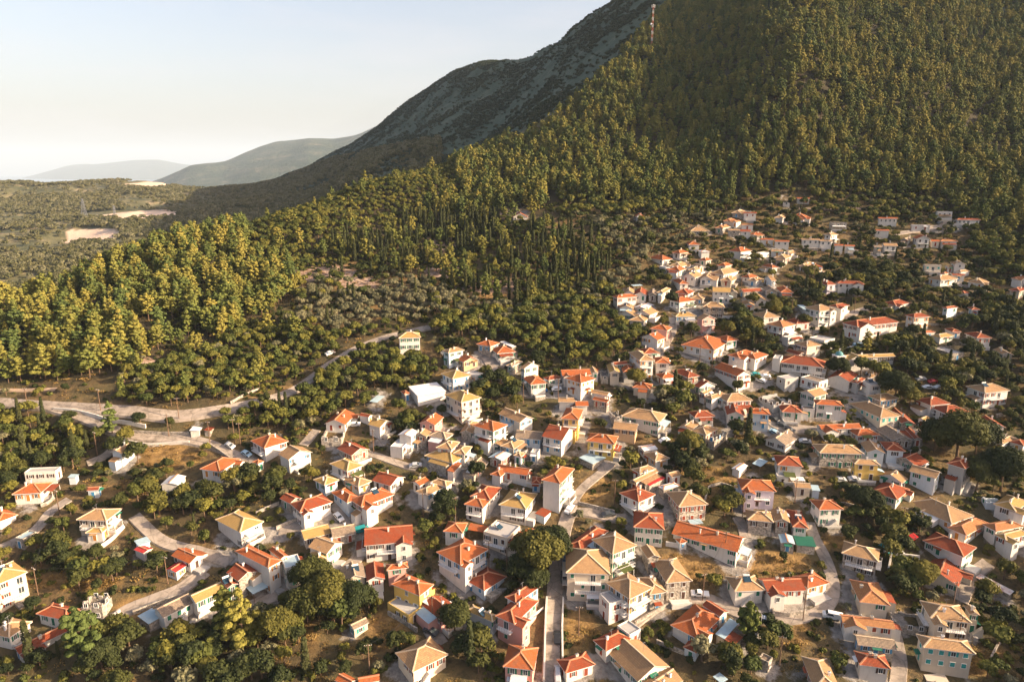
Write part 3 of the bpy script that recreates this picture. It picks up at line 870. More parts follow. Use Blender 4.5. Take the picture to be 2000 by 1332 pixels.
Z_LEFT = [(-300, 800), (100, 815), (190, 840), (225, 860), (205, 900), (140, 912), (100, 905), (0, 930), (-300, 960)]
Z_MTN = [(985, 300), (1050, 265), (1120, 205), (1190, 140), (1240, 85), (1300, 20), (1340, -200), (3000, -200), (3000, 330), (2000, 345), (1900, 372), (1840, 395), (1700, 385), (1560, 372), (1400, 398), (1200, 400), (1090, 390), (1000, 300)]
Z_BAND = [(1090, 390), (1200, 400), (1400, 398), (1560, 372), (1700, 385), (1840, 395), (1850, 425), (1700, 440), (1560, 408), (1440, 415), (1380, 425), (1200, 425), (1100, 430)]
Z_RAV = [(1840, 395), (1900, 372), (2000, 345), (3000, 330), (3000, 640), (2000, 560), (1960, 530), (1890, 500), (1880, 440)]
Z_GARD = [(1550, 555), (1700, 520), (1880, 560), (2000, 600), (2200, 700), (2200, 840), (1900, 820), (1830, 800), (1790, 720), (1790, 660), (1700, 600)]
DENSE = [(470, 960, 100, 35), (350, 985, 70, 45), (300, 980, 35, 25), (120, 1090, 60, 22), (200, 1110, 70, 25), (290, 1105, 35, 18), (600, 1155, 60, 45), (660, 1180, 60, 45),
         (470, 1230, 90, 50), (400, 1290, 140, 60), (560, 1290, 60, 50), (240, 1280, 60, 50), (40, 1290, 30, 20), (1055, 1085, 50, 60), (1020, 1060, 30, 40), (900, 1195, 35, 30),
         (1010, 840, 0, 0), (930, 1280, 30, 40), (1230, 740, 45, 35), (1330, 760, 60, 35), (1300, 790, 60, 25), (1430, 870, 60, 30), (1330, 900, 50, 30), (1340, 930, 45, 30),
         (950, 770, 50, 45), (790, 830, 40, 30), (860, 985, 40, 40), (905, 950, 40, 25), (1210, 880, 40, 40), (1080, 900, 50, 25), (1430, 990, 30, 25), (1690, 990, 45, 40),
         (1660, 1020, 40, 25), (1760, 1120, 50, 50), (1800, 1030, 60, 20), (1940, 1200, 40, 70), (1500, 1250, 45, 40), (1390, 1290, 60, 35), (1480, 1290, 50, 30), (1640, 880, 40, 25),
         (1570, 880, 40, 20), (1490, 640, 60, 30), (1560, 660, 60, 30), (1450, 690, 60, 25), (1540, 590, 60, 25), (1700, 560, 80, 30), (1620, 550, 50, 15), (1790, 690, 60, 50),
         (1900, 700, 100, 60), (1900, 780, 60, 30), (1960, 640, 60, 40), (1440, 590, 30, 20), (1850, 1280, 60, 40), (1690, 1290, 30, 30), (110, 930, 60, 20), (20, 940, 40, 30), (230, 880, 50, 30)]
FIELDS = [(1170, 960, 45, 30), (1290, 880, 50, 12), (1400, 930, 50, 18), (1330, 1110, 60, 30), (1500, 1100, 80, 25), (1540, 1230, 50, 35), (1135, 1230, 30, 45), (320, 890, 70, 25),
          (150, 1135, 90, 18), (560, 1250, 60, 60), (1650, 1060, 50, 20), (1400, 1240, 50, 30), (1900, 1290, 80, 30), (1380, 965, 25, 25), (1640, 985, 40, 10), (760, 1230, 40, 40),
          (1860, 745, 40, 15), (240, 965, 50, 20), (270, 1190, 50, 25)]
def ell(lst, X, Y, soft=1.0):
    m = np.zeros(np.shape(X))
    for cx, cy, rx, ry in lst:
        if rx: m = np.maximum(m, np.clip((1.15 - np.hypot((X - cx) / rx, (Y - cy) / ry)) / 0.3, 0, 1))
    return m

# ------------------------------------------------------------------ ground sheet and its zones
near = TG < 1000
forest = np.zeros((NY, NA)); bare = np.zeros((NY, NA)); green = np.zeros((NY, NA)); field = np.zeros((NY, NA))
for Zp in (Z_PINE, Z_MAQ, Z_PINE2, Z_SCRUB, Z_WOOD, Z_SLOPE, Z_LEFT, Z_MTN, Z_RAV): forest[inpoly(Zp, PXG, PYG) & near] = 1
forest = np.maximum(forest, ell(DENSE, PXG, PYG) * 0.9)
hidden_w = (TG < 680) & (PXG < 1000) & (GY > 330) & (PYG < 640); forest[hidden_w & (forest == 0) & (TG > 430)] = 0.8
CLR = [(650, 535, 55, 15), (705, 562, 50, 14), (290, 712, 42, 9), (560, 757, 40, 7), (870, 500, 22, 8), (960, 577, 80, 7), (480, 772, 50, 6), (1000, 424, 28, 8), (330, 765, 30, 5), (820, 545, 40, 6), (1150, 590, 40, 8), (700, 520, 30, 6), (760, 600, 40, 5)]
field = np.maximum(ell(FIELDS, PXG, PYG), ell(CLR, PXG, PYG) * (TG < 620))
bare[(TG >= 650) & (PXG > 430)] = 1
valley = ((TG >= 600) & (PXG <= 430)).astype(float)
clear = (inpoly([(134, 450), (228, 446), (236, 464), (126, 476)], PXG, PYG) | inpoly([(156, 425), (250, 414), (350, 408), (350, 422), (160, 434)], PXG, PYG) | inpoly([(240, 360), (330, 352), (330, 362), (250, 370)], PXG, PYG)) & (TG > 700)
rocky = ell([(640, 535, 60, 18), (290, 708, 40, 10), (860, 480, 30, 12), (1000, 415, 20, 8), (1905, 345, 12, 8), (1105, 215, 10, 4), (1262, 112, 14, 6), (870, 530, 40, 14), (700, 555, 40, 14), (960, 560, 60, 14)], PXG, PYG) * (TG < 1000)
paved = np.clip(occ(GX, GY, OCCH), 0, 1) * (GY < 600) * (np.abs(GX) < 420)
paved = gsm(gsm(paved.astype(float), 1.2, 0), 1.2, 1)
paved *= np.clip(0.5 + fbm(GX, GY, 9, 3) * 1.5, 0, 1)
paved = np.maximum(paved, ell([(520, 1045, 60, 16), (425, 1090, 40, 18), (640, 1020, 30, 20), (1520, 835, 50, 18), (1470, 745, 40, 18), (1840, 448, 40, 8), (440, 1185, 60, 14), (700, 790, 0, 0), (1080, 770, 50, 8), (860, 800, 30, 15)], PXG, PYG) * 0.9 * (TG < 600))
forest = gsm(gsm(forest, 2, 0), 2, 1); bare = gsm(gsm(bare, 3, 0), 3, 1)
# step the ground under forest edge rocks and terraces
terr = ell([(700, 560, 90, 40), (900, 560, 160, 60), (1100, 480, 90, 40)], PXG, PYG) * (TG < 700)
HG += terr * (np.mod(HG, 2.4) < 0.5) * 0.5
k = np.arange(NY * NA).reshape(NY, NA)
quads = np.stack([k[:-1, :-1], k[:-1, 1:], k[1:, 1:], k[1:, :-1]], -1).reshape(-1, 4)
GROUND_M, n, b = newmat('dry_ground'); p = gpos(n)
def attr(n, name):
    a = n.nodes.new('ShaderNodeAttribute'); a.attribute_name = name; return a.outputs['Fac']
n1 = noise(n, 0.05, 6, p, 0.65); n2 = noise(n, 0.45, 6, p, 0.7); n3 = noise(n, 3.0, 4, p)
grass = ramp(n, n2, [(0.30, (0.055, 0.040, 0.022)), (0.45, (0.11, 0.075, 0.036)), (0.56, (0.18, 0.118, 0.052)), (0.70, (0.06, 0.066, 0.026))])
grass = mix(n, ramp(n, n1, [(0.42, (0, 0, 0)), (0.62, (0.75, 0.75, 0.75))]), grass, (0.075, 0.07, 0.03))
fieldc = ramp(n, n2, [(0.3, (0.11, 0.068, 0.028)), (0.5, (0.25, 0.15, 0.055)), (0.7, (0.38, 0.245, 0.09))])
c = mix(n, mth(n, 'MULTIPLY', attr(n, 'field'), 0.9), grass, fieldc)
forc = ramp(n, n2, [(0.35, (0.030, 0.027, 0.015)), (0.6, (0.06, 0.048, 0.026)), (0.75, (0.12, 0.085, 0.05))])
c = mix(n, attr(n, 'forest'), c, forc)
vor = N(n, 'ShaderNodeTexVoronoi'); vor.inputs['Scale'].default_value = 0.5; n.links.new(p, vor.inputs['Vector'])
rockc = ramp(n, vor.outputs['Distance'], [(0.1, (0.48, 0.36, 0.28)), (0.6, (0.30, 0.20, 0.14)), (1.0, (0.12, 0.08, 0.05))])
c = mix(n, attr(n, 'rocky'), c, rockc)
barec = ramp(n, noise(n, 0.03, 8, p, 0.75), [(0.40, (0.036, 0.058, 0.036)), (0.54, (0.055, 0.078, 0.048)), (0.64, (0.09, 0.105, 0.07)), (0.80, (0.24, 0.20, 0.15))])
c = mix(n, attr(n, 'bare'), c, barec)
c = mix(n, attr(n, 'valley'), c, ramp(n, noise(n, 0.02, 8, p, 0.7), [(0.4, (0.075, 0.08, 0.038)), (0.54, (0.15, 0.135, 0.065)), (0.68, (0.36, 0.27, 0.17))]))
c = mix(n, attr(n, 'clearing'), c, (0.68, 0.50, 0.36))
pavc = ramp(n, n2, [(0.3, (0.13, 0.115, 0.10)), (0.5, (0.25, 0.225, 0.20)), (0.7, (0.37, 0.34, 0.30))])
mr = N(n, 'ShaderNodeMapRange'); n.links.new(mth(n, 'ADD', attr(n, 'paved'), mth(n, 'MULTIPLY', mth(n, 'SUBTRACT', n2, 0.5), 1.1)), mr.inputs[0]); mr.inputs[1].default_value = 0.35; mr.inputs[2].default_value = 0.6
c = mix(n, mr.outputs[0], c, pavc)
n.links.new(c, b.inputs['Base Color']); bump(n, b, mth(n, 'ADD', n2, mth(n, 'MULTIPLY', n3, 0.4)), 0.9, 0.6)
gm = np_mesh('ground', np.stack([GX, GY, HG], -1).reshape(-1, 3), quads, [GROUND_M], smooth=True)
for nm, arr in (('forest', forest), ('bare', bare), ('field', field), ('valley', valley), ('clearing', clear.astype(float)), ('rocky', rocky), ('paved', paved)):
    a = gm.attributes.new(nm, 'FLOAT', 'POINT'); a.data.foreach_set('value', arr.astype(np.float32).ravel())
g = put('ground', gm); g['kind'] = 'structure'

# far land and sea
def ridge_hill(name, sil, depth, base, rough, seed, cols):
    sil = sorted(sil); n1_, n2_ = 220, 70
    q = np.linspace(0, 1, n1_); xs = np.array([s_[0] for s_ in sil]); 
    pxs = np.interp(q, np.linspace(0, 1, len(sil)), xs)
    P3 = []
    for px in pxs:
        py = np.interp(px, xs, [s_[1] for s_ in sil]); t = np.interp(px, xs, [s_[2] for s_ in sil]); r = ray(px, py)
        P3.append(r * t + np.array([0, 0, CAMZ]))
    P3 = np.array(P3); P3[:, 2] = np.convolve(np.pad(P3[:, 2], 4, mode='edge'), np.ones(9) / 9, 'valid')
    vv = np.linspace(-1, 1, n2_)
    X = P3[:, 0][None, :] * (1 + vv[:, None] * depth / P3[:, 1][None, :]); Y = P3[:, 1][None, :] + vv[:, None] * depth
    prof = np.cos(np.clip(np.abs(vv), 0, 1) * pi / 2)[:, None] ** 1.15
    amp = np.minimum(1, np.abs(vv) * 5)[:, None] * 0.8 + 0.2
    Z = base + (P3[:, 2][None, :] - base) * prof + fbm(X + seed, Y, rough * 10, 6) * rough * amp * prof
    kk = np.arange(n1_ * n2_).reshape(n2_, n1_)
    fq = np.stack([kk[:-1, :-1], kk[:-1, 1:], kk[1:, 1:], kk[1:, :-1]], -1).reshape(-1, 4)
    m, n, b = newmat(name + '_scrub'); p = gpos(n)
    n.links.new(ramp(n, noise(n, 1.0 / rough, 9, p, 0.75), cols), b.inputs['Base Color']); b.inputs['Roughness'].default_value = 1
    bump(n, b, noise(n, 4.0 / rough, 6, p, 0.7), 1.0, rough * 0.3)
    o = put(name, np_mesh(name, np.stack([X, Y, Z], -1).reshape(-1, 3), fq, [m], smooth=True)); o['kind'] = 'structure'
GC = [(0.40, (0.04, 0.055, 0.03)), (0.5, (0.08, 0.085, 0.045)), (0.58, (0.20, 0.17, 0.11)), (0.7, (0.42, 0.34, 0.27))]
GC2 = [(0.40, (0.03, 0.05, 0.032)), (0.52, (0.055, 0.075, 0.045)), (0.62, (0.11, 0.11, 0.075)), (0.74, (0.34, 0.28, 0.22))]
ridge_hill('far_hill', [(280, 362, 8400), (320, 350, 8400), (370, 328, 8600), (440, 318, 8800), (490, 296, 9000), (540, 279, 9200), (600, 269, 9200), (650, 272, 9400), (700, 264, 9600), (760, 240, 10000), (860, 215, 10400)], 4200, -500, 230, 5, GC2)
ridge_hill('distant_hill', [(-400, 355, 31000), (30, 352, 31000), (90, 336, 30000), (140, 324, 30000), (200, 320, 30000), (260, 313, 30000), (310, 312, 30000), (350, 320, 30000), (420, 331, 31000), (520, 340, 32000), (700, 345, 32000)], 7000, -1000, 220, 9, GC2)
m, n, b = newmat('sea_water'); b.inputs['Base Color'].default_value = (0.09, 0.13, 0.16, 1); b.inputs['Roughness'].default_value = 0.3
mb = MB(); mb.face([(-40000, 2600, -200), (30000, 2600, -200), (30000, 58000, -200), (-40000, 58000, -200)], m); o = put('sea', mb.mesh('sea')); o['kind'] = 'structure'

# roads laid on the ground, cut with a raised kerb edge
ASPH, n, b = newmat('pale_worn_asphalt'); p = gpos(n)
c = ramp(n, noise(n, 0.35, 7, p, 0.7), [(0.3, (0.16, 0.13, 0.105)), (0.45, (0.28, 0.235, 0.19)), (0.55, (0.34, 0.285, 0.235)), (0.7, (0.40, 0.33, 0.27))])
vc = N(n, 'ShaderNodeTexVoronoi'); vc.feature = 'DISTANCE_TO_EDGE'; vc.inputs['Scale'].default_value = 0.22; n.links.new(p, vc.inputs['Vector'])
c = mix(n, 0.6, c, ramp(n, vc.outputs['Distance'], [(0.0, (0.55, 0.55, 0.55)), (0.05, (1, 1, 1))]), 'MULTIPLY'); n.links.new(c, b.inputs['Base Color']); bump(n, b, noise(n, 4, 4, p), 0.4, 0.05)
DIRT = m_plain('packed_earth', (0.36, 0.26, 0.18), 0.95, 0.25, 0.6)
for nm, w, kd, c in RD:
    d = np.gradient(c, axis=0); d /= np.maximum(np.hypot(d[:, 0], d[:, 1])[:, None], 1e-6); nr = np.stack([-d[:, 1], d[:, 0]], 1)
    mb = MB(); mt = ASPH if kd == 'a' else DIRT; zc = H(c[:, 0], c[:, 1])
    offs = [-w / 2, -w / 4, 0, w / 4, w / 2]; rows = []
    for o_ in offs:
        q = c + nr * o_; z = 0.5 * zc + 0.5 * H(q[:, 0], q[:, 1]); z = np.maximum(z, H(q[:, 0], q[:, 1])) + 0.16; rows.append(np.c_[q, z])
    for i in range(len(c) - 1):
        for j in range(4): mb.face([rows[j][i], rows[j + 1][i], rows[j + 1][i + 1], rows[j][i + 1]][::-1], mt)
        for j, s_ in ((0, -1), (4, 1)):
            a0 = rows[j][i]; a1 = rows[j][i + 1]; e0 = a0 + np.array([*(nr[i] * s_ * 0.3), -0.9]); e1 = a1 + np.array([*(nr[i + 1] * s_ * 0.3), -0.9])
            mb.face([a0, a1, e1, e0], mt)
    o = put(nm, mb.mesh(nm)); o['kind'] = 'structure'

# ------------------------------------------------------------------ house builder
_WIN = {}
def window_mesh(w, h, door=False):
    key = (round(w, 1), round(h, 1), door)
    if key not in _WIN:
        mb = MB(); t = 0.09; d = 0.10
        mb.box(-w / 2 - t, -w / 2, -d, 0.02, 0, h, M_TRIM); mb.box(w / 2, w / 2 + t, -d, 0.02, 0, h, M_TRIM)
        mb.box(-w / 2 - t, w / 2 + t, -d, 0.02, h, h + t, M_TRIM); mb.box(-w / 2 - t - .05, w / 2 + t + .05, -d - 0.06, 0.02, -t, 0, M_TRIM)
        mb.box(-w / 2, w / 2, -0.03, 0.01, 0.002, h - 0.002, M_GLASS); mb.box(-0.03, 0.03, -0.06, -0.031, 0.003, h - 0.003, M_TRIM)
        _WIN[key] = mb.mesh('door_window' if door else 'window')
    return _WIN[key]
_SHT = {}
def shutter_mesh(w, h, col):
    key = (round(w, 1), round(h, 1), col)
    if key not in _SHT:
        mb = MB(); mb.box(-w / 2, w / 2, -0.09, -0.02, 0, h, SHUT[col])
        mb.box(-w / 2 - .03, w / 2 + .03, -0.11, -0.015, -0.04, -0.001, SHUT[col]); mb.box(-w / 2 - .03, w / 2 + .03, -0.11, -0.015, h * .48, h * .53, SHUT[col])
        _SHT[key] = mb.mesh('shutter')
    return _SHT[key]
_DOOR = {}
def door_mesh(col):
    if col not in _DOOR:
        mb = MB(); mb.box(-0.5, 0.5, -0.08, 0.01, 0, 2.1, SHUT[col]); mb.box(-0.6, -0.5, -0.11, 0.02, 0, 2.2, M_TRIM); mb.box(0.5, 0.6, -0.11, 0.02, 0, 2.2, M_TRIM); mb.box(-0.5, 0.5, -0.11, 0.02, 2.1, 2.2, M_TRIM)
        _DOOR[col] = mb.mesh('door')
    return _DOOR[col]
_CH = {}
def chimney_mesh(v):
    if v not in _CH:
        mb = MB(); w = (0.26, 0.22, 0.33)[v]; hh = (0.95, 1.3, 0.8)[v]; mt = (M_TRIM, WALL['w'], WALL['c'])[v]
        mb.box(-w, w, -w * .8, w * .8, -1.2, hh, mt); mb.box(-w - .1, w + .1, -w * .8 - .1, w * .8 + .1, hh + .002, hh + .12, mt)
        mb.box(-w * .7, w * .7, -w * .5, w * .5, hh + .121, hh + .3, M_METAL)
        _CH[v] = mb.mesh('chimney')
    return _CH[v]
_SOL = []
def solar_mesh():
    if not _SOL:
        mb = MB(); mb.face([(-1, 0, 0.15), (1, 0, 0.15), (1, 1.5, 1.0), (-1, 1.5, 1.0)], M_PANEL); mb.face([(-1, 1.5, 0.97), (1, 1.5, 0.97), (1, 0, 0.12), (-1, 0, 0.12)], M_METAL)
        for k in range(8):
            a = 2 * pi * k / 8; b = 2 * pi * (k + 1) / 8; y, z, r = 1.75, 1.15, 0.3
            mb.face([(-0.9, y + r * cos(a), z + r * sin(a)), (0.9, y + r * cos(a), z + r * sin(a)), (0.9, y + r * cos(b), z + r * sin(b)), (-0.9, y + r * cos(b), z + r * sin(b))], M_TRIM)
        for x in (-.9, .9): mb.bar((x, 1.6, -0.3), (x, 1.6, 1.0), .08, M_METAL)
        _SOL.append(mb.mesh('solar_heater'))
    return _SOL[0]
def cap_line(mb, a, b, m): mb.bar((a[0], a[1], a[2] + 0.05), (b[0], b[1], b[2] + 0.05), 0.34, m, 0.22)
SHC = {'w': 'grrdgdob', 'c': 'rgdt', 's': 'rgdb', 'p': 'wdg', 'y': 'wd', 'l': 'wt', 'b': 'bdg', 'g': 'dg', 'u': 'dd'}
HOUSE_OBJS = []
LEAFV = m_plain('vine_leaves', (0.07, 0.085, 0.025), .9, .4, 3)
def build_house(h, idx):
    R = random.Random(idx * 7919 + 3)
    ty, s, rc, wc = h['ty'], h['s'], h['rc'], h['wc']
    W_, D_ = h['lR'], h['lL']
    small = (s < 1.0) or (ty == 'm') or (W_ * D_ < 26 and s < 1.3)
    ruin = ty == 'x'
    cat = 'ruin' if ruin else ('shed' if small else 'house')
    name = {'ruin': 'ruined_house', 'shed': 'shed', 'house': 'village_house'}[cat]
    dR, dL, C = h['dR'], h['dL'], h['C']
    ov = 0.0 if ty in 'fx' else (0.3 if small else 0.5)
    w2, d2 = W_ / 2 - ov, D_ / 2 - ov
    if w2 < 1: w2 = 1.0
    if d2 < 1: d2 = 1.0
    cor = [(-w2, -d2), (w2, -d2), (w2, d2), (-w2, d2)]
    gz = [float(H(C[0] + dR[0] * x + dL[0] * y, C[1] + dR[1] * x + dL[1] * y)) for x, y in cor]
    base = min(gz) - 0.4; he = h['z'] - base
    if he < 2.0: he = 2.4
    root = thing(name, (float(C[0]), float(C[1]), base), h['a'], group={'ruin': 'roofless ruins in the village', 'shed': 'sheds and canopies in the village', 'house': 'houses of the hillside village'}[cat])
    wm = WALL[wc]; rm = ROOF.get(rc, ROOF['c'])
    far = h['t'] > 330
    mb = MB(); x0, x1, y0, y1 = -w2, w2, -d2, d2
    # walls
    rise_t = (0.44 if h['t'] < 330 else 0.52) if rc in 'oartyg' else 0.24
    if ty in ('L', 'R'): along = 'y' if ty == 'L' else 'x'
    else: along = 'x' if W_ >= D_ else 'y'
    if ruin:
        th = 0.45
        hs = [he * R.uniform(0.75, 1.0) for _ in range(4)]
        for (a, b_, ya, yb, k) in ((x0, x1, y0, y0 + th, 0), (x0, x1, y1 - th, y1, 2)):
            nseg = 6
            for i in range(nseg):
                xa = a + (b_ - a) * i / nseg; xb = a + (b_ - a) * (i + 1) / nseg
                mb.box(xa, xb, ya, yb, 0, hs[k] * R.uniform(0.78, 1.0), wm)
        for (xa, xb, k) in ((x0, x0 + th, 1), (x1 - th, x1, 3)):
            for i in range(5):
                ya = y0 + th + (y1 - y0 - 2 * th) * i / 5; yb = y0 + th + (y1 - y0 - 2 * th) * (i + 1) / 5
                mb.box(xa + .003, xb - .003, ya, yb, 0, hs[k] * R.uniform(0.72, 1.0), wm)
        put('wall', mb.mesh('wall'), root)
        fl = MB(); fl.box(x0 + th, x1 - th, y0 + th, y1 - th, 0.3, max(0.8, he * 0.3), WALL['s']); put('rubble_floor', fl.mesh('rubble_floor'), root)
    elif ty == 'm' and small:
        ps = 0.1
        open_ = R.random() < 0.4
        if open_:
            for x, y in ((x0, y0), (x1 - .15, y0), (x0, y1 - .15), (x1 - .15, y1 - .15)): mb.box(x, x + .15, y, y + .15, 0, he - 0.12, M_WOOD)
            put('post_frame', mb.mesh('post_frame'), root)
        else:
            mb.box(x0, x1, y0, y1, 0, he - 0.12, wm); put('wall', mb.mesh('wall'), root)
    else:
        mb.box(x0, x1, y0, y1, 0, he, wm)
        if ty in ('g', 'L', 'R') :
            gr = rise_t * (d2 if along == 'x' else w2)
            if along == 'x':
                for x, sg in ((x0, 1), (x1, -1)):
                    tri = [(x, y0, he), (x, y1, he), (x, 0, he + gr)]; mb.face(tri if sg < 0 else tri[::-1], wm)
            else:
                for y, sg in ((y0, 1), (y1, -1)):
                    tri = [(x0, y, he), (x1, y, he), (0, y, he + gr)]; mb.face(tri if sg > 0 else tri[::-1], wm)
        if ty == 'f':
            t = .22; ph = .45
            mb.box(x0, x1, y0, y0 + t, he + .001, he + ph, wm); mb.box(x0, x1, y1 - t, y1, he + .001, he + ph, wm); mb.box(x0, x0 + t, y0 + t, y1 - t, he + .001, he + ph, wm); mb.box(x1 - t, x1, y0 + t, y1 - t, he + .001, he + ph, wm)
        put('wall', mb.mesh('wall'), root)
    # roof
    X0, X1, Y0, Y1 = -W_ / 2, W_ / 2, -D_ / 2, D_ / 2; rf = None
    capm = M_CAPT if rc in 'tyg' else M_CAP
    if not ruin:
        mb = MB()
        if ty == 'h':
            e = min(W_, D_) / 2; rr = rise_t * e
            if along == 'x': A, B = (X0 + e * .96, 0, he + rr), (X1 - e * .96, 0, he + rr)
            else: A, B = (0, Y0 + e * .96, he + rr), (0, Y1 - e * .96, he + rr)
            z = he + 0.02
            c = [(X0, Y0, z), (X1, Y0, z), (X1, Y1, z), (X0, Y1, z)]
            if along == 'x':
                mb.slope([c[0], c[1], B, A], rm); mb.slope([c[2], c[3], A, B], rm); mb.slope([c[1], c[2], B], rm); mb.slope([c[3], c[0], A], rm)
                for p_, q_ in ((c[0], A), (c[3], A), (c[1], B), (c[2], B), (A, B)): cap_line(mb, p_, q_, capm)
            else:
                mb.slope([c[1], c[2], B, A], rm); mb.slope([c[3], c[0], A, B], rm); mb.slope([c[0], c[1], A], rm); mb.slope([c[2], c[3], B], rm)
                for p_, q_ in ((c[0], A), (c[1], A), (c[2], B), (c[3], B), (A, B)): cap_line(mb, p_, q_, capm)
            mb.box(X0 + .02, X1 - .02, Y0 + .02, Y1 - .02, he - 0.16, he + 0.015, M_TRIM)
            ztop = he + rr
        elif ty in ('g', 'L', 'R'):
            e = (D_ if along == 'x' else W_) / 2; k = rise_t; zr = he + k * ((d2 if along == 'x' else w2)) + 0.10; ze = zr - k * e; th = 0.16
            if along == 'x': P = [[(X0, Y0, ze), (X1, Y0, ze), (X1, 0, zr), (X0, 0, zr)], [(X1, Y1, ze), (X0, Y1, ze), (X0, 0, zr), (X1, 0, zr)]]
            else: P = [[(X1, Y0, ze), (X1, Y1, ze), (0, Y1, zr), (0, Y0, zr)], [(X0, Y1, ze), (X0, Y0, ze), (0, Y0, zr), (0, Y1, zr)]]
            for f_ in P:
                mb.slope([(a, b_, c_ + .02) for a, b_, c_ in f_], rm)
                lo = [(a, b_, c_ - th * .55) for a, b_, c_ in f_]; hi = [(a, b_, c_ + .018) for a, b_, c_ in f_]
                mb.face(lo[::-1], M_TRIM)
                for i in (3, 0, 1): mb.face([lo[i], lo[(i + 1) % 4], hi[(i + 1) % 4], hi[i]], M_TRIM)
            cap_line(mb, P[0][3], P[0][2], capm); ztop = zr
        elif ty == 'm':
            rr = 0.10 * D_
            f_ = [(X0, Y0, he - .1), (X1, Y0, he - .1), (X1, Y1, he - .1 + rr), (X0, Y1, he - .1 + rr)]
            mb.slope([(a, b_, c_ + .06) for a, b_, c_ in f_], rm); mb.face([(a, b_, c_ - .02) for a, b_, c_ in f_][::-1], M_TRIM)
            for i in range(4):
                a, b_ = f_[i], f_[(i + 1) % 4]; mb.face([(a[0], a[1], a[2] - .02), (b_[0], b_[1], b_[2] - .02), (b_[0], b_[1], b_[2] + .058), (a[0], a[1], a[2] + .058)], rm)
            mb.face([(x0, y1, he - .13), (x1, y1, he - .13), (x1, y1, he - .13 + rr * .9), (x0, y1, he - .13 + rr * .9)][::-1], wm) if d2 > 0 else None
            ztop = he + rr
        else:
            mb.slope([(x0 + .22, y0 + .22, he + .12), (x1 - .22, y0 + .22, he + .12), (x1 - .22, y1 - .22, he + .12), (x0 + .22, y1 - .22, he + .12)], ROOF['c'] if rc in 'gw' and R.random() < .6 else rm)
            ztop = he + .12
        rf = put('roof', mb.mesh('roof'), root)
        # chimneys, heaters
        if cat == 'house' and ty in 'hgLR':
            nchi = R.choice([0, 1, 1, 1, 2])
            for k in range(nchi):
                fx, fy = R.uniform(-.55, .55), R.uniform(-.5, .5)
                zz = ztop - rise_t * (abs(fy) * D_ / 2 if along == 'x' else abs(fx) * W_ / 2) - 0.1
                put('chimney', chimney_mesh(R.randrange(3)), rf, (fx * W_ / 2, fy * D_ / 2, zz))
            if R.random() < 0.08:
                fy = -.35; put('solar_heater', solar_mesh(), rf, (R.uniform(-.2, .2) * W_, fy * D_ / 2, ztop - rise_t * .35 * D_ / 2 + .05))
        elif cat == 'house' and R.random() < .2: put('solar_heater', solar_mesh(), rf, (0, 0, he + .3))
    # windows on the walls that look towards the camera side, and the right end
    sc_ = R.choice(SHC[wc]); closed = R.random() < 0.35
    faces = [('y0', W_ - 2 * ov, 0), ('x0', D_ - 2 * ov, 1), ('x1', D_ - 2 * ov, 2)]
    for fn, ln, fi in faces:
        if ruin or (ty == 'm' and small): 
            if not ruin: continue
        if fi == 2 and far: continue
        blank = R.random() < (0.04 if fi == 0 else 0.14)
        if cat == 'shed' and fi == 2: continue
        n_ = max(1, int((ln - 0.6) / (2.25 if not small else 3.2)))
        levels = int(math.floor(he / 2.6 + 0.2))
        for lv in range(max(1, levels)):
            zt = he - 0.55 - 2.85 * lv
            wh = R.choice([1.15, 1.3, 1.4]); ww = R.choice([0.8, 0.9, 1.0])
            for i in range(n_):
                along_p = -ln / 2 + (i + 0.5) * ln / n_ + R.uniform(-.15, .15)
                if fi == 0: lx, ly, rz = along_p, y0 if not ruin else y0, 0.0
                elif fi == 1: lx, ly, rz = x0, along_p, -pi / 2
                else: lx, ly, rz = x1, along_p, pi / 2
                gx = C[0] + dR[0] * lx + dL[0] * ly; gy = C[1] + dR[1] * lx + dL[1] * ly; gl = float(H(gx, gy)) - base
                zb = zt - wh
                if zb < gl + 0.5: continue
                low = zb < gl + 2.2
                if blank and not low: continue
                if R.random() < (0.12 if not blank else .5): continue
                if low and i == n_ // 2 and cat != 'ruin' and zt - gl > 2.0:
                    do_ = put('door', door_mesh(sc_ if sc_ != 'w' else 'd'), root, (lx, ly, max(gl, zt - 2.15)), rz)
                    if R.random() < .4:
                        aw_ = MB(); am_ = R.choice([ROOF['r'], ROOF['t'], SHUT['g'], ROOF['w']]); aw_.slope([(-1.1, -1.15, 2.25), (1.1, -1.15, 2.25), (1.1, -.02, 2.6), (-1.1, -.02, 2.6)], am_); aw_.face([(-1.1, -1.15, 2.15), (1.1, -1.15, 2.15), (1.1, -1.15, 2.25), (-1.1, -1.15, 2.25)], am_)
                        put('awning', aw_.mesh('awning'), do_)
                    continue
                bal = h['bal'] and fi != 2 and not low and i == n_ // 2 and ln > 4.5
                if bal:
                    bw = min(ln * .85, 7.0); bx = 0.0
                    bmh = MB(); bmh.box(-bw / 2, bw / 2, -1.3, -0.003, -0.16, 0.0, M_TRIM)
                    bo = put('balcony', bmh.mesh('balcony'), root, (lx if fi != 0 else 0, ly if fi != 1 else 0, zt - 2.3), rz)
                    rl = MB(); nb = int(bw / 0.5)
                    for q in range(nb + 1): rl.bar((-bw / 2 + .03 + (bw - .06) * q / nb, -1.27, 0), (-bw / 2 + .03 + (bw - .06) * q / nb, -1.27, .95), .05, M_METAL)
                    rl.bar((-bw / 2, -1.27, .97), (bw / 2, -1.27, .97), .08, M_TRIM)
                    for sx in (-1, 1): rl.bar((sx * (bw / 2 - .03), -1.27, .97), (sx * (bw / 2 - .03), -0.02, .97), .07, M_TRIM)
                    put('railing', rl.mesh('railing'), bo)
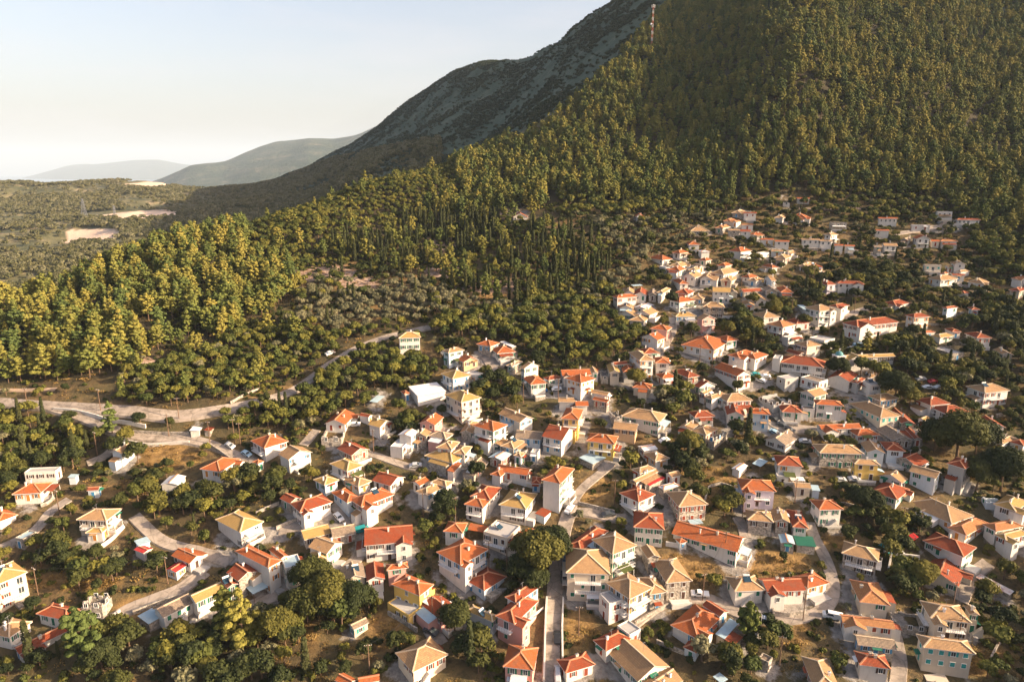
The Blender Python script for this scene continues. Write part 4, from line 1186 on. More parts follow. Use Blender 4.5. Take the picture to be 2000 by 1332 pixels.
                    put('balcony_door', window_mesh(1.3, 2.1, True), root, (lx, ly, zt - 2.25), rz); continue
                wo = put('window', window_mesh(ww, wh), root, (lx, ly, zb), rz)
                if sc_ != 'w' or R.random() < .3:
                    if closed and R.random() < .7: put('shutter', shutter_mesh(ww, wh, sc_), wo, (0, -0.02, 0))
                    elif not far and not ruin:
                        for sx in (-1, 1): put('shutter', shutter_mesh(ww / 2, wh, sc_), wo, (sx * (ww * .75 + .12), 0.0, 0))
    if cat == 'house':
        gm_ = float(H(C[0] + dL[0] * y0, C[1] + dL[1] * y0)) - base
        wing = ty in 'hg' and along == 'x' and W_ > 9 and R.random() < .4
        if wing:
            wg = R.uniform(.3, .42) * (x1 - x0); wx = R.choice([x0 + wg / 2 + .01, x1 - wg / 2 - .01]); pd = R.uniform(1.4, 2.6); wb_ = MB(); gr = .42 * wg / 2
            wb_.box(wx - wg / 2, wx + wg / 2, y0 - pd, y0 - .004, -1.5, he - .35, wm); wb_.face([(wx - wg / 2, y0 - pd, he - .35), (wx + wg / 2, y0 - pd, he - .35), (wx, y0 - pd, he - .35 + gr)], wm); wo_ = put('wing', wb_.mesh('wing'), root)
            rb_ = MB(); e_ = wg / 2 + .35; zr_ = he - .3 + gr + .08; ze_ = zr_ - .42 * e_
            for sg in (-1, 1): rb_.slope([(wx + sg * e_, y0 - pd - .3, ze_), (wx + sg * e_, y0 + wg * .4, ze_), (wx, y0 + wg * .4, zr_), (wx, y0 - pd - .3, zr_)][::sg], rm)
            cap_line(rb_, (wx, y0 - pd - .3, zr_), (wx, y0 + wg * .4, zr_), capm); put('wing_roof', rb_.mesh('wing_roof'), wo_)
            for zz in (he - 2.1, he - 4.95):
                if zz > gm_ + .4: put('window', window_mesh(.9, 1.3), wo_, (wx, y0 - pd, zz), 0)
        if not wing and R.random() < .5:
            ww_ = R.uniform(.45, .95) * (x1 - x0); xa = R.uniform(x0, x1 - ww_); dp = R.uniform(1.8, 3.4); tz = max(gm_ + R.uniform(.1, .5), .5); tb_ = MB(); mt_ = R.choice([WALL['w'], WALL['c'], WALL['s'], ROOF['c']])
            tb_.box(xa, xa + ww_, y0 - dp, y0 - .004, -2.2, tz, mt_)
            if R.random() < .6: tb_.box(xa, xa + ww_, y0 - dp - .12, y0 - dp + .06, tz + .002, tz + .75, WALL['w']); tb_.box(xa - .12, xa + .06, y0 - dp + .062, y0 - .3, tz + .003, tz + .75, WALL['w'])
            put('terrace', tb_.mesh('terrace'), root)
            if R.random() < .35 and he - tz > 2.6:
                cb_ = MB(); cm_ = R.choice([ROOF['r'], ROOF['t'], ROOF['w'], ROOF['b'], LEAFV]); zt_ = tz + 2.5
                for q in (xa + .1, xa + ww_ - .2): cb_.box(q, q + .1, y0 - dp + .1, y0 - dp + .2, tz, zt_ - .1, M_TRIM)
                cb_.slope([(xa, y0 - dp, zt_ - .1), (xa + ww_, y0 - dp, zt_ - .1), (xa + ww_, y0 - .01, zt_ + .35), (xa, y0 - .01, zt_ + .35)], cm_); put('porch_roof', cb_.mesh('porch_roof'), root)
        if R.random() < .28 and he > 3:
            sx = R.choice([-1, 1]); aw = R.uniform(1.8, 3.0); ad = R.uniform(.4, .8) * (y1 - y0); ah = min(he * .55, he - 1.2) if he > 5 else he - .9; xa = x1 + .004 if sx > 0 else x0 - aw - .004; ab_ = MB()
            ya = y0 + R.uniform(.1, .9) * ((y1 - y0) - ad); ab_.box(xa, xa + aw, ya, ya + ad, -1.5, ah, wm); ao = put('annex', ab_.mesh('annex'), root)
            rb_ = MB(); hi_, lo_ = ah + .75, ah + .1; za, zb_ = (hi_, lo_) if sx > 0 else (lo_, hi_); rm2 = R.choice([rm, ROOF['t'], ROOF['r'], ROOF['b'], ROOF['w']])
            rb_.slope([(xa - .15 * (sx < 0), ya - .2, za), (xa + aw + .15 * (sx > 0), ya - .2, zb_), (xa + aw + .15 * (sx > 0), ya + ad + .2, zb_), (xa - .15 * (sx < 0), ya + ad + .2, za)], rm2)
            rb_.face([(xa, ya, ah), (xa + aw, ya, ah), (xa + aw, ya, zb_ - .03), (xa, ya, za - .03)], wm); put('annex_roof', rb_.mesh('annex_roof'), ao)
        if R.random() < .2 and not far and he > 5:
            st = MB(); n_s = 9; lx0 = x0 + R.uniform(.1, .4) * (x1 - x0)
            for q in range(n_s): st.box(lx0 + q * .3, lx0 + (q + 1) * .3 + .001, y0 - 1.1, y0 - .005, 0, max(gm_, .2) + (q + 1) * .28, WALL['w'])
            put('outside_stair', st.mesh('outside_stair'), root)
        if R.random() < .4 and rf is not None and ty in 'hgLR':
            an = MB(); an.bar((0, 0, -.5), (0, 0, 2.2), .06, M_METAL); an.bar((-.6, 0, 2.0), (.6, 0, 2.0), .05, M_METAL); an.bar((-.4, -.3, 1.7), (-.4, .3, 1.7), .05, M_METAL); put('antenna', an.mesh('antenna'), rf, (R.uniform(-.2, .2) * W_, 0, ztop))
    HOUSE_OBJS.append((root, h, cat))
    return root
for i_, h in enumerate(HL): build_house(h, i_)

# the church's bell tower with its teal dome is a part of the church
church = min(HOUSE_OBJS, key=lambda q: abs(q[1]['px'] - 1680) + abs(q[1]['py'] - 693))
cr, chh, _ = church; chh['special'] = 'church'
tb = MB(); TW = 1.9; tx, ty_ = -chh['lR'] / 2 - 2.2, 0.0
zt = chh['z'] - cr.location.z + 0.6
tb.box(tx - TW, tx + TW, ty_ - TW, ty_ + TW, 0, zt - 2.4, WALL['w'])
for sx in (-1, 1):
    for sy in (-1, 1): tb.box(tx + sx * TW - (.5 if sx > 0 else 0), tx + sx * TW + (.5 if sx < 0 else 0), ty_ + sy * TW - (.5 if sy > 0 else 0), ty_ + sy * TW + (.5 if sy < 0 else 0), zt - 2.4, zt, WALL['w'])
tb.box(tx - TW - .15, tx + TW + .15, ty_ - TW - .15, ty_ + TW + .15, zt, zt + .3, M_TRIM)
tw = put('bell_tower', tb.mesh('bell_tower'), cr)
db = MB(); NR, NS = 6, 14; M_TEAL = m_plain('teal_dome_paint', (0.09, 0.24, 0.25), .5)
for i in range(NR):
    for j in range(NS):
        q = []
        for (a, b_) in ((i, j), (i, j + 1), (i + 1, j + 1), (i + 1, j)):
            th = pi / 2 * a / NR; ph = 2 * pi * b_ / NS; q.append((tx + 1.6 * cos(th) * cos(ph), ty_ + 1.6 * cos(th) * sin(ph), zt + .3 + 1.75 * sin(th)))
        db.face(q, M_TEAL)
put('dome', db.mesh('dome', True), tw)
xb = MB(); xb.bar((tx, ty_, zt + 2.0), (tx, ty_, zt + 3.3), .12, M_TRIM); xb.bar((tx - .4, ty_, zt + 2.85), (tx + .4, ty_, zt + 2.85), .12, M_TRIM); put('cross', xb.mesh('cross'), tw)
bb = MB(); bb.cyl(tx, ty_, zt - 1.6, zt - .7, .55, .25, M_METAL, 10); put('bell', bb.mesh('bell'), tw)

# ------------------------------------------------------------------ cars
CARC = {'silver': (0.45, 0.46, 0.47), 'white': (0.72, 0.72, 0.71), 'black': (0.02, 0.02, 0.022), 'dark grey': (0.06, 0.065, 0.07), 'blue': (0.03, 0.12, 0.28), 'teal': (0.02, 0.25, 0.26),
        'red': (0.35, 0.02, 0.02), 'yellow': (0.60, 0.40, 0.05), 'orange': (0.60, 0.20, 0.03), 'light blue': (0.30, 0.45, 0.55)}
CARM = {}
for k_, c_ in CARC.items():
    m, n, b = newmat(k_.replace(' ', '_') + '_car_paint'); b.inputs['Base Color'].default_value = (*c_, 1); b.inputs['Roughness'].default_value = 0.35; b.inputs['Specular IOR Level'].default_value = 0.5; CARM[k_] = m
M_TYRE = m_plain('black_rubber', (0.02, 0.02, 0.02)); M_LAMP = m_plain('red_lamp_glass', (0.4, 0.02, 0.02), .3)
PROF = {'car': [(-2.1, .35), (-2.15, .75), (-1.95, .95), (-1.45, 1.0), (-.95, 1.42), (.45, 1.45), (1.15, .98), (1.95, .85), (2.12, .6), (2.08, .32)],
        'van': [(-2.4, .35), (-2.45, 1.9), (-2.2, 2.05), (1.3, 2.05), (1.75, 1.35), (2.35, 1.1), (2.45, .6), (2.4, .35)],
        'pickup': [(-2.5, .45), (-2.5, 1.0), (-.4, 1.0), (-.35, 1.65), (.75, 1.7), (1.35, 1.08), (2.35, .98), (2.5, .65), (2.45, .42)]}
_CB = {}
def car_parts(kind, colr):
    key = (kind, colr)
    if key in _CB: return _CB[key]
    P = PROF[kind]; hw = .86; mb = MB(); m = CARM[colr]; n_ = len(P)
    ins = lambda z: hw - max(0, z - .95) * .28
    for i in range(n_):
        a, b_ = P[i], P[(i + 1) % n_]
        mb.face([(a[0], -ins(a[1]), a[1]), (b_[0], -ins(b_[1]), b_[1]), (b_[0], ins(b_[1]), b_[1]), (a[0], ins(a[1]), a[1])], m)
    mb.face([(x, -ins(z), z) for x, z in P], m); mb.face([(x, ins(z), z) for x, z in P][::-1], m)
    body = mb.mesh('body')
    gl = MB(); g0, g1 = {'car': (-1.3, 1.0), 'van': (-.2, 1.75), 'pickup': (-.32, 1.2)}[kind]; zt = {'car': 1.34, 'van': 1.8, 'pickup': 1.58}[kind]; zb = {'car': 1.0, 'van': 1.3, 'pickup': 1.1}[kind]
    for sy in (-1, 1):
        q = [(g0, sy * (ins(zb) + .015), zb), (g1, sy * (ins(zb) + .015), zb), (g1 - .45, sy * (ins(zt) + .015), zt), (g0 + .3, sy * (ins(zt) + .015), zt)]; gl.face(q if sy < 0 else q[::-1], M_GLASS)
    sx0, sx1 = {'car': (1.13, .5), 'van': (1.73, 1.33), 'pickup': (1.33, .8)}[kind]; z0, z1 = {'car': (1.02, 1.42), 'van': (1.4, 2.0), 'pickup': (1.13, 1.66)}[kind]
    gl.face([(sx0 + .03, -.68, z0 + .02), (sx0 + .03, .68, z0 + .02), (sx1 + .03, .6, z1 + .02), (sx1 + .03, -.6, z1 + .02)], M_GLASS)
    glass = gl.mesh('car_window')
    wb = MB()
    for k in range(12):
        a = 2 * pi * k / 12; b_ = 2 * pi * (k + 1) / 12; r = .33
        wb.face([(r * cos(a), -.1, r * sin(a)), (r * cos(b_), -.1, r * sin(b_)), (r * cos(b_), .1, r * sin(b_)), (r * cos(a), .1, r * sin(a))], M_TYRE)
    for sy in (-.1, .1): wb.face([(.33 * cos(2 * pi * k / 12), sy, .33 * sin(2 * pi * k / 12)) for k in range(12)][::(1 if sy < 0 else -1)], M_TYRE)
    for sy in (-.105, .105): wb.face([(.19 * cos(2 * pi * k / 12), sy, .19 * sin(2 * pi * k / 12)) for k in range(12)][::(1 if sy < 0 else -1)], M_METAL)
    _CB[key] = (body, glass, wb.mesh('wheel')); return _CB[key]
CARS = [(450, 872, 'car', 'silver', -35), (482, 889, 'car', 'light blue', -35), (1112, 997, 'car', 'white', 60), (1366, 1163, 'pickup', 'white', 175), (1624, 1206, 'van', 'white', 165), (662, 1012, 'car', 'white', -50),
        (706, 1038, 'van', 'teal', 20), (842, 1236, 'car', 'dark grey', -30), (1088, 1248, 'car', 'black', 88), (1103, 1096, 'car', 'blue', 88), (1101, 1130, 'car', 'dark grey', 88), (1089, 1322, 'van', 'silver', 88),
        (980, 742, 'van', 'white', -50), (971, 733, 'car', 'silver', -50), (1059, 766, 'car', 'blue', 10), (1087, 762, 'car', 'white', 12), (1297, 862, 'car', 'white', 30), (1513, 847, 'car', 'light blue', -50),
        (1495, 737, 'car', 'white', 0), (1474, 734, 'car', 'teal', 0), (1485, 745, 'car', 'white', 150), (1511, 821, 'car', 'black', -55), (1527, 833, 'car', 'dark grey', -40), (1541, 842, 'car', 'black', -40), (1572, 864, 'car', 'silver', -10),
        (1640, 939, 'car', 'silver', 5), (1668, 938, 'car', 'silver', 0), (1779, 1053, 'car', 'red', 30), (1812, 759, 'car', 'white', 0), (1834, 759, 'car', 'white', 5), (1798, 742, 'car', 'silver', 8), (1822, 748, 'car', 'red', 5), (1845, 755, 'car', 'yellow', 0),
        (1729, 1076, 'car', 'teal', -60), (1751, 1077, 'car', 'silver', -65), (1037, 1042, 'car', 'orange', 0), (1459, 650, 'car', 'blue', -20), (1835, 437, 'car', 'dark grey', 30), (693, 831, 'car', 'white', 5), (812, 912, 'car', 'silver', 8),
        (1188, 1007, 'car', 'dark grey', 15), (645, 692, 'car', 'white', 45), (1262, 745, 'car', 'black', 10), (1258, 738, 'car', 'dark grey', 12), (1664, 683, 'car', 'silver', 5), (1676, 678, 'van', 'light blue', 5), (792, 822, 'car', 'light blue', 40), (870, 690, 'car', 'white', 40)]
for px, py, kd, cl, rz in CARS:
    P, t = hit(px, py); x, y = float(P[0]), float(P[1]); e = .8
    gx = (float(H(x + e, y)) - float(H(x - e, y))) / (2 * e); gy = (float(H(x, y + e)) - float(H(x, y - e))) / (2 * e)
    up = Vector((-gx, -gy, 1)).normalized(); f = Vector((cos(radians(rz)), sin(radians(rz)), 0)); s_ = up.cross(f).normalized(); f = s_.cross(up)
    onroad = np.min(np.hypot(ROADPTS[:, 0] - x, ROADPTS[:, 1] - y) - ROADPTS[:, 2] / 2) < 0.3
    nm = {'car': 'parked_car', 'van': 'parked_van', 'pickup': 'pickup_truck'}[kd]
    o = thing(nm, (0, 0, 0), group='vehicles parked in the village'); M3 = Matrix((f, s_, up)).transposed().to_4x4(); M3.translation = Vector((x, y, float(P[2]) + (0.2 if onroad else 0.06)))
    o.matrix_world = M3
    bm_, gm_, wm_ = car_parts(kd, cl); put('body', bm_, o); put('car_window', gm_, o)
    for wx in (-1.35, 1.35):
        for wy in (-.8, .8): put('wheel', wm_, o, (wx, wy, .33))
    THINGS.append((o, px, py, f"{cl} {'parked car' if kd == 'car' else 'van' if kd == 'van' else 'pickup truck'}", kd if kd != 'pickup' else 'pickup truck', 'it'))

# ------------------------------------------------------------------ poles, mast, pylons, flag, walls
POLES = [(55, 800), (197, 803), (350, 820), (190, 888), (330, 852), (410, 867), (117, 1006), (470, 870), (75, 1162), (730, 884), (1022, 788), (845, 1220), (990, 1120), (1372, 1174), (1568, 1212), (1522, 1300), (722, 1316), (890, 1020), (827, 1012), (1450, 1010),
         (1552, 983), (1760, 1040), (1795, 1045), (1551, 828), (1309, 690), (1366, 712), (1390, 720), (1333, 800), (1576, 700), (1860, 1190), (1870, 1260), (1778, 655), (1538, 460), (1624, 390), (1400, 500), (1448, 560), (1588, 555), (1545, 620), (1668, 612), (1200, 985), (1130, 1240), (940, 870), (458, 862), (1415, 1090), (328, 1140), (955, 1110), (1090, 780)]
pm = MB(); pm.cyl(0, 0, -0.5, 8.6, .15, .10, M_WOOD, 7); PM1 = pm.mesh('pole_shaft'); pm = MB(); pm.bar((-.9, 0, 8.1), (.9, 0, 8.1), .1, M_WOOD); [pm.cyl(q, 0, 8.15, 8.4, .05, .04, M_TRIM, 6) for q in (-.8, -.3, .3, .8)]; PM2 = pm.mesh('cross_arm')
PT = []
for i, (px, py) in enumerate(POLES):
    P, t = hit(px, py); o = thing('utility_pole', tuple(float(v) for v in P), random.uniform(-.6, .6), 'utility poles along the lanes'); put('shaft', PM1, o); put('cross_arm', PM2, o)
    PT.append(P); THINGS.append((o, px, py, 'brown wooden utility pole with short cross arm', 'utility pole', 'it'))
PT = np.array(PT); M_WIRE = m_plain('black_cable', (0.03, 0.03, 0.03)); done = set()
for i in range(len(PT)):
    d = np.hypot(*(PT[:, :2] - PT[i, :2]).T); d[i] = 1e9; j = int(np.argmin(d))
    if d[j] < 48 and (min(i, j), max(i, j)) not in done and d[j] > 9:
        done.add((min(i, j), max(i, j))); wb = MB(); a = PT[i] + [0, 0, 8.2]; b_ = PT[j] + [0, 0, 8.2]; pr = None
        for q in range(11):
            u_ = q / 10; pnt = a * (1 - u_) + b_ * u_ - np.array([0, 0, 4 * u_ * (1 - u_) * .9])
            if pr is not None: wb.bar(pr, pnt, .045, M_WIRE)
            pr = pnt
        o = put('power_cable', wb.mesh('power_cable')); o['group'] = 'cables strung between poles'
        mx, my, _ = project(*((a + b_) / 2)); THINGS.append((o, mx, my, 'thin black cable sagging between two poles', 'cable', 'it'))
def lattice(name, h, w0, w1, mat_a, mat_b, seg, th):
    mb = MB()
    for s_ in range(seg):
        z0, z1 = h * s_ / seg, h * (s_ + 1) / seg; a = w0 + (w1 - w0) * s_ / seg; c_ = w0 + (w1 - w0) * (s_ + 1) / seg; m = mat_a if s_ % 2 else mat_b
        A = [(-a, -a, z0), (a, -a, z0), (a, a, z0), (-a, a, z0)]; B = [(-c_, -c_, z1), (c_, -c_, z1), (c_, c_, z1), (-c_, c_, z1)]
        for i in range(4): mb.bar(A[i], B[i], th, m); mb.bar(A[i], B[(i + 1) % 4], th * .6, m); mb.bar(B[i], B[(i + 1) % 4], th * .6, m)
    return mb.mesh(name)
M_REDP = m_plain('red_mast_paint', (0.50, 0.16, 0.11))
P, t = hit(1272, 108); o = thing('telecom_mast', tuple(float(v) for v in P)); put('lattice_tower', lattice('lattice_tower', 44, .7, .5, M_REDP, M_TRIM, 14, .12), o)
ab = MB()
for k in range(3):
    a = 2 * pi * k / 3 + .4; ab.bar((1.6 * cos(a), 1.6 * sin(a), 43), (1.6 * cos(a), 1.6 * sin(a), 45.8), .45, M_TRIM); ab.bar((0, 0, 45.5), (1.6 * cos(a), 1.6 * sin(a), 45.5), .15, M_METAL)
put('panel_antenna', ab.mesh('panel_antenna'), o); ab = MB(); ab.cyl(0, 0, 0, .5, 1.1, .5, M_TRIM, 12); d_ = put('dish_antenna', ab.mesh('dish_antenna'), o, (-1.8, -1.2, 28)); d_.rotation_euler = (radians(80), 0, -.6)
o['label'] = 'tall red and white lattice telecom mast on the wooded mountainside'; o['category'] = 'telecom mast'
for px, py, hgt in ((166, 428, 32), (225, 425, 20)):
    P, t = hit(px, py, tmin=700); o = thing('power_pylon', tuple(float(v) for v in P)); put('lattice_tower', lattice('pylon_tower', hgt, 3.6 * hgt / 32, .6, M_METAL, M_METAL, 9, .38), o); ab = MB()
    for z in (.72, .84, .95): ab.bar((-5 * hgt / 32, 0, hgt * z), (5 * hgt / 32, 0, hgt * z), .4, M_METAL)
    put('cross_arm', ab.mesh('pylon_arm'), o); o['label'] = ('taller' if hgt > 30 else 'smaller') + ' grey steel power pylon by the pale clearing across the valley'; o['category'] = 'pylon'; o['group'] = 'pylons across the valley'
P, t = hit(1484, 1242); o = thing('flagpole', tuple(float(v) for v in P)); fb = MB(); fb.cyl(0, 0, -.3, 6.6, .07, .05, M_TRIM, 8); put('pole', fb.mesh('pole'), o)
M_FLB = m_plain('flag_blue_cloth', (0.04, 0.16, 0.42)); fb = MB()
for r_ in range(9):
    for c_ in range(12):
        f_ = lambda i, j: (j * .125 * .8, .12 * sin(j * .9) * j / 12, 6.4 - i * .12 - j * .035)
        canton = r_ < 5 and c_ < 5; white = (r_ == 2 or c_ == 2) if canton else (r_ % 2 == 1)
        fb.face([f_(r_, c_), f_(r_ + 1, c_), f_(r_ + 1, c_ + 1), f_(r_, c_ + 1)], M_TRIM if white else M_FLB)
put('flag', fb.mesh('flag'), o); fb = MB(); fb.box(-1.2, 1.2, -1.2, 1.2, -1.5, .25, WALL['w']); fb.box(-.8, .8, -.8, .8, .251, .6, WALL['w']); put('base', fb.mesh('base'), o)
o['label'] = 'white flagpole flying a blue and white striped flag on stepped base'; o['category'] = 'flagpole'

WALLS = [[(105, 802), (150, 806), (190, 816), (215, 826), (235, 826), (285, 836)], [(240, 862), (290, 872), (330, 868), (370, 866)], [(250, 845), (310, 848), (370, 848)], [(405, 868), (430, 885), (455, 903)],
         [(1128, 985), (1150, 990), (1180, 998), (1200, 1003)], [(1062, 1332), (1064, 1280), (1066, 1200), (1068, 1170)], [(1099, 1290), (1098, 1230), (1100, 1170)], [(197, 1072), (220, 1055), (243, 1030)],
         [(260, 1200), (300, 1184), (345, 1168)], [(175, 1240), (200, 1222), (235, 1195)], [(1512, 1202), (1540, 1205), (1575, 1198)], [(1505, 1170), (1511, 1205)], [(1725, 1082), (1760, 1088), (1795, 1092)], [(1740, 1090), (1734, 1118)],
         [(1934, 1290), (1948, 1262), (1958, 1250)], [(1240, 1222), (1275, 1200), (1310, 1182)], [(1282, 1255), (1310, 1268), (1336, 1278)], [(1370, 1000), (1385, 952), (1410, 945), (1430, 955)], [(758, 1200), (790, 1218), (815, 1235)],
         [(500, 1005), (520, 995), (545, 985)], [(1140, 585), (1085, 600), (1060, 610)], [(80, 990), (95, 985), (108, 970)], [(1410, 622), (1440, 622), (1465, 624)], [(1760, 548), (1800, 545)], [(1555, 820), (1590, 822), (1622, 824)], [(1300, 1065), (1340, 1072)],
         [(450, 790), (480, 772), (510, 760)], [(1775, 640), (1810, 636), (1850, 634)], [(1945, 815), (1975, 808), (1998, 800)], [(1600, 990), (1650, 985), (1700, 1000)], [(600, 1010), (570, 1020), (540, 1035)], [(1285, 855), (1310, 842)]]
for wl in WALLS:
    c = resample(np.array([hit(a, b)[0][:2] for a, b in wl]), 1.2); z = H(c[:, 0], c[:, 1]); mb = MB(); d = np.gradient(c, axis=0); d /= np.maximum(np.hypot(d[:, 0], d[:, 1])[:, None], 1e-6); nr = np.stack([-d[:, 1], d[:, 0]], 1) * .22
    if len(c) < 2: continue
    hh = random.uniform(.9, 1.4); mt = WALL['s'] if random.random() < .6 else WALL['w']
    zt_ = gsm(np.c_[z, z], 2, 0)[:, 0] + hh if len(z) > 6 else z + hh
    for i in range(len(c) - 1):
        A = [c[i] - nr[i], c[i] + nr[i], c[i + 1] + nr[i + 1], c[i + 1] - nr[i + 1]]; ta, tb_ = zt_[i], zt_[i + 1]; ba, bb_ = z[i] - .6, z[i + 1] - .6
        top = [(*A[0], ta), (*A[1], ta), (*A[2], tb_), (*A[3], tb_)]; bot = [(*A[0], ba), (*A[1], ba), (*A[2], bb_), (*A[3], bb_)]
        mb.face(top[::-1], mt)
        for q in ((0, 3), (2, 1)): mb.face([bot[q[0]], bot[q[1]], top[q[1]], top[q[0]]], mt)
        if i == 0: mb.face([bot[1], bot[0], top[0], top[1]], mt)
        if i == len(c) - 2: mb.face([bot[3], bot[2], top[2], top[3]], mt)
    o = put('garden_wall', mb.mesh('garden_wall')); o['group'] = 'low walls along lanes and terraces'
    THINGS.append((o, wl[len(wl) // 2][0], wl[len(wl) // 2][1], ('low rubble stone wall' if mt is WALL['s'] else 'low white rendered wall'), 'wall', 'it'))

# ------------------------------------------------------------------ trees
LEAF = {
 'pine': m_leaf('pine_needles', [(0.088, 0.118, 0.034), (0.145, 0.160, 0.038), (0.21, 0.195, 0.045), (0.28, 0.235, 0.052)], 0.05),
 'cypress': m_leaf('cypress_foliage', [(0.040, 0.048, 0.018), (0.060, 0.062, 0.022)], 0.1),
 'oak': m_leaf('oak_leaves', [(0.058, 0.075, 0.020), (0.11, 0.115, 0.027), (0.19, 0.17, 0.034)], 0.15),
 'olive': m_leaf('olive_leaves', [(0.16, 0.155, 0.085), (0.24, 0.215, 0.125)], 0.2),
 'garden': m_leaf('garden_tree_leaves', [(0.030, 0.040, 0.015), (0.045, 0.054, 0.018), (0.070, 0.074, 0.020), (0.16, 0.14, 0.03)], 0.15),
 'valley': m_leaf('valley_leaves', [(0.10, 0.10, 0.04), (0.20, 0.18, 0.085)], 0.2),
 'scrub': m_leaf('scrub_leaves', [(0.050, 0.070, 0.040), (0.080, 0.095, 0.052)], 0.1)}
def cards(C, Nrm, size, rs, stretch=1.0, lift=0.0):
    """Leaf cards: quads at C whose normals lean along Nrm."""
    n_ = len(C); nn = Nrm + rs.normal(0, 0.38, (n_, 3)); nn /= np.linalg.norm(nn, axis=1)[:, None]
    a = np.cross(nn, rs.normal(0, 1, (n_, 3))); a /= np.maximum(np.linalg.norm(a, axis=1)[:, None], 1e-6); b = np.cross(nn, a)
    sz = (size * rs.uniform(0.6, 1.3, n_))[:, None]; a = a * sz * stretch; b = b * sz / stretch ** .5
    V_ = np.stack([C - a - b * .6, C + a * .8 - b, C + a + b * .7, C - a * .7 + b], 1)
    return V_.reshape(-1, 3)
def quadfaces(n_): return np.arange(n_ * 4).reshape(-1, 4)
def trunk_mb(h, r, rs, bend=.3):
    mb = MB(); pr = None; x = y = 0.0
    for i in range(5):
        z = h * i / 4; rr = r * (1 - .75 * i / 4); cur = [(x + rr * cos(a), y + rr * sin(a), z - (0.6 if i == 0 else 0)) for a in np.linspace(0, 2 * pi, 7)[:-1]]
        if pr is not None:
            for k in range(6): mb.face([pr[k], pr[(k + 1) % 6], cur[(k + 1) % 6], cur[k]], M_BARK)
        pr = cur; x += rs.uniform(-bend, bend) * h * .04; y += rs.uniform(-bend, bend) * h * .04
    return mb
def mk_pine(seed, dens=1.0, slim=1.0, umb=0.0):
    """Aleppo pine: whorls of rising branches that end in rounded needle tufts; umb flattens and widens the top."""
    rs = np.random.RandomState(seed); h = 13.0; R_ = 3.5 * slim; cs = []; ns = []; mb = trunk_mb(h * .93, .24, rs, .5)
    lv = 9; z0 = .16 + .22 * umb
    for L in range(lv):
        f = min(max((L + rs.uniform(-.3, .3)) / (lv - 1), 0), 1); z = h * (z0 + (.96 - z0) * f)
        r = R_ * ((1 - f) ** (.62 - .3 * umb)) * (min(1, .55 + f * 1.6) if umb else 1) * rs.uniform(.7, 1.2) + .3; nb = rs.randint(4, 7) if f < .8 else 4; a0 = rs.uniform(0, 6)
        for k in range(nb):
            if rs.rand() < .14: continue
            a = a0 + 2 * pi * k / nb + rs.uniform(-.4, .4); rl = r * rs.uniform(.5, 1.2); up = rl * rs.uniform(.1, .5)
            if rl > 1: mb.bar((0, 0, z), (rl * .8 * cos(a), rl * .8 * sin(a), z + up * .8), .1, M_BARK)
            for q in ((.45, .95) if rl > 1.2 else (.7,)):
                c = np.array([rl * q * cos(a), rl * q * sin(a), z + up * q]); rr = rs.uniform(.62, 1.1) * (.75 + .35 * rl / R_); m_ = int(30 * dens * (rr / .6) ** 2)
                d = rs.normal(0, 1, (m_, 3)); d /= np.linalg.norm(d, axis=1)[:, None]; d[:, 2] = np.abs(d[:, 2]) * .9 - .15
                cs.append(c + d * rr * [1, 1, .62] * rs.uniform(.72, 1.03, (m_, 1))); ns.append(d * 2.2 + [0, 0, .1])
    cs.append(np.array([0, 0, h * .98]) + rs.normal(0, 1, (14, 3)) * [.22, .22, .45]); ns.append(np.tile([0, 0, .6], (14, 1)))
    return mb, cards(np.concatenate(cs), np.concatenate(ns), .27 / dens ** .4, rs, 1.2)
def mk_cyp(seed, dens=1.0):
    rs = np.random.RandomState(seed); h = 10.0; n_ = int(750 * dens); z = h * (0.06 + .94 * rs.rand(n_)); f = z / h
    prof = np.where(f < .25, .55 + 1.8 * f, 1.0) * np.clip(1.05 - f, 0, 1) ** .45 * 1.0; a = rs.uniform(0, 2 * pi, n_); r = prof * (rs.uniform(.6, 1.08, n_))
    C = np.stack([r * cos_(a), r * sin_(a), z], 1); return trunk_mb(h * .7, .18, rs, .1), cards(C, np.stack([cos_(a), sin_(a), .5 + 0 * a], 1), .22 / dens ** .4, rs, .8)
def cos_(a): return np.cos(a)
def sin_(a): return np.sin(a)
def mk_round(seed, h=7.0, R_=3.0, nclump=16, per=110, size=.26, dens=1.0, trunk=.25, flat=.8):
    rs = np.random.RandomState(seed); cs = []; ns = []; zc = h - R_ * flat; mb = trunk_mb(zc + R_ * .2, trunk, rs, .8)
    for k in range(nclump):
        d = rs.normal(0, 1, 3); d /= np.linalg.norm(d); d[2] = abs(d[2]) * .9 - .25
        c = np.array([0, 0, zc]) + d * np.array([R_, R_, R_ * flat]) * rs.uniform(.35, .78); rr = R_ * rs.uniform(.28, .5)
        if k < 7: mb.bar((0, 0, zc * .55), tuple(c * [.8, .8, .95]), trunk * .5, M_BARK)
        m_ = int(per * dens * (rr / (R_ * .4)) ** 2); q = rs.normal(0, 1, (m_, 3)); q /= np.linalg.norm(q, axis=1)[:, None]
        rad = rr * rs.uniform(.55, 1.1, m_)[:, None]; cs.append(c + q * rad * [1, 1, .85]); ns.append(q + [0, 0, .25])
    return mb, cards(np.concatenate(cs), np.concatenate(ns), size / dens ** .4, rs, 1.0)
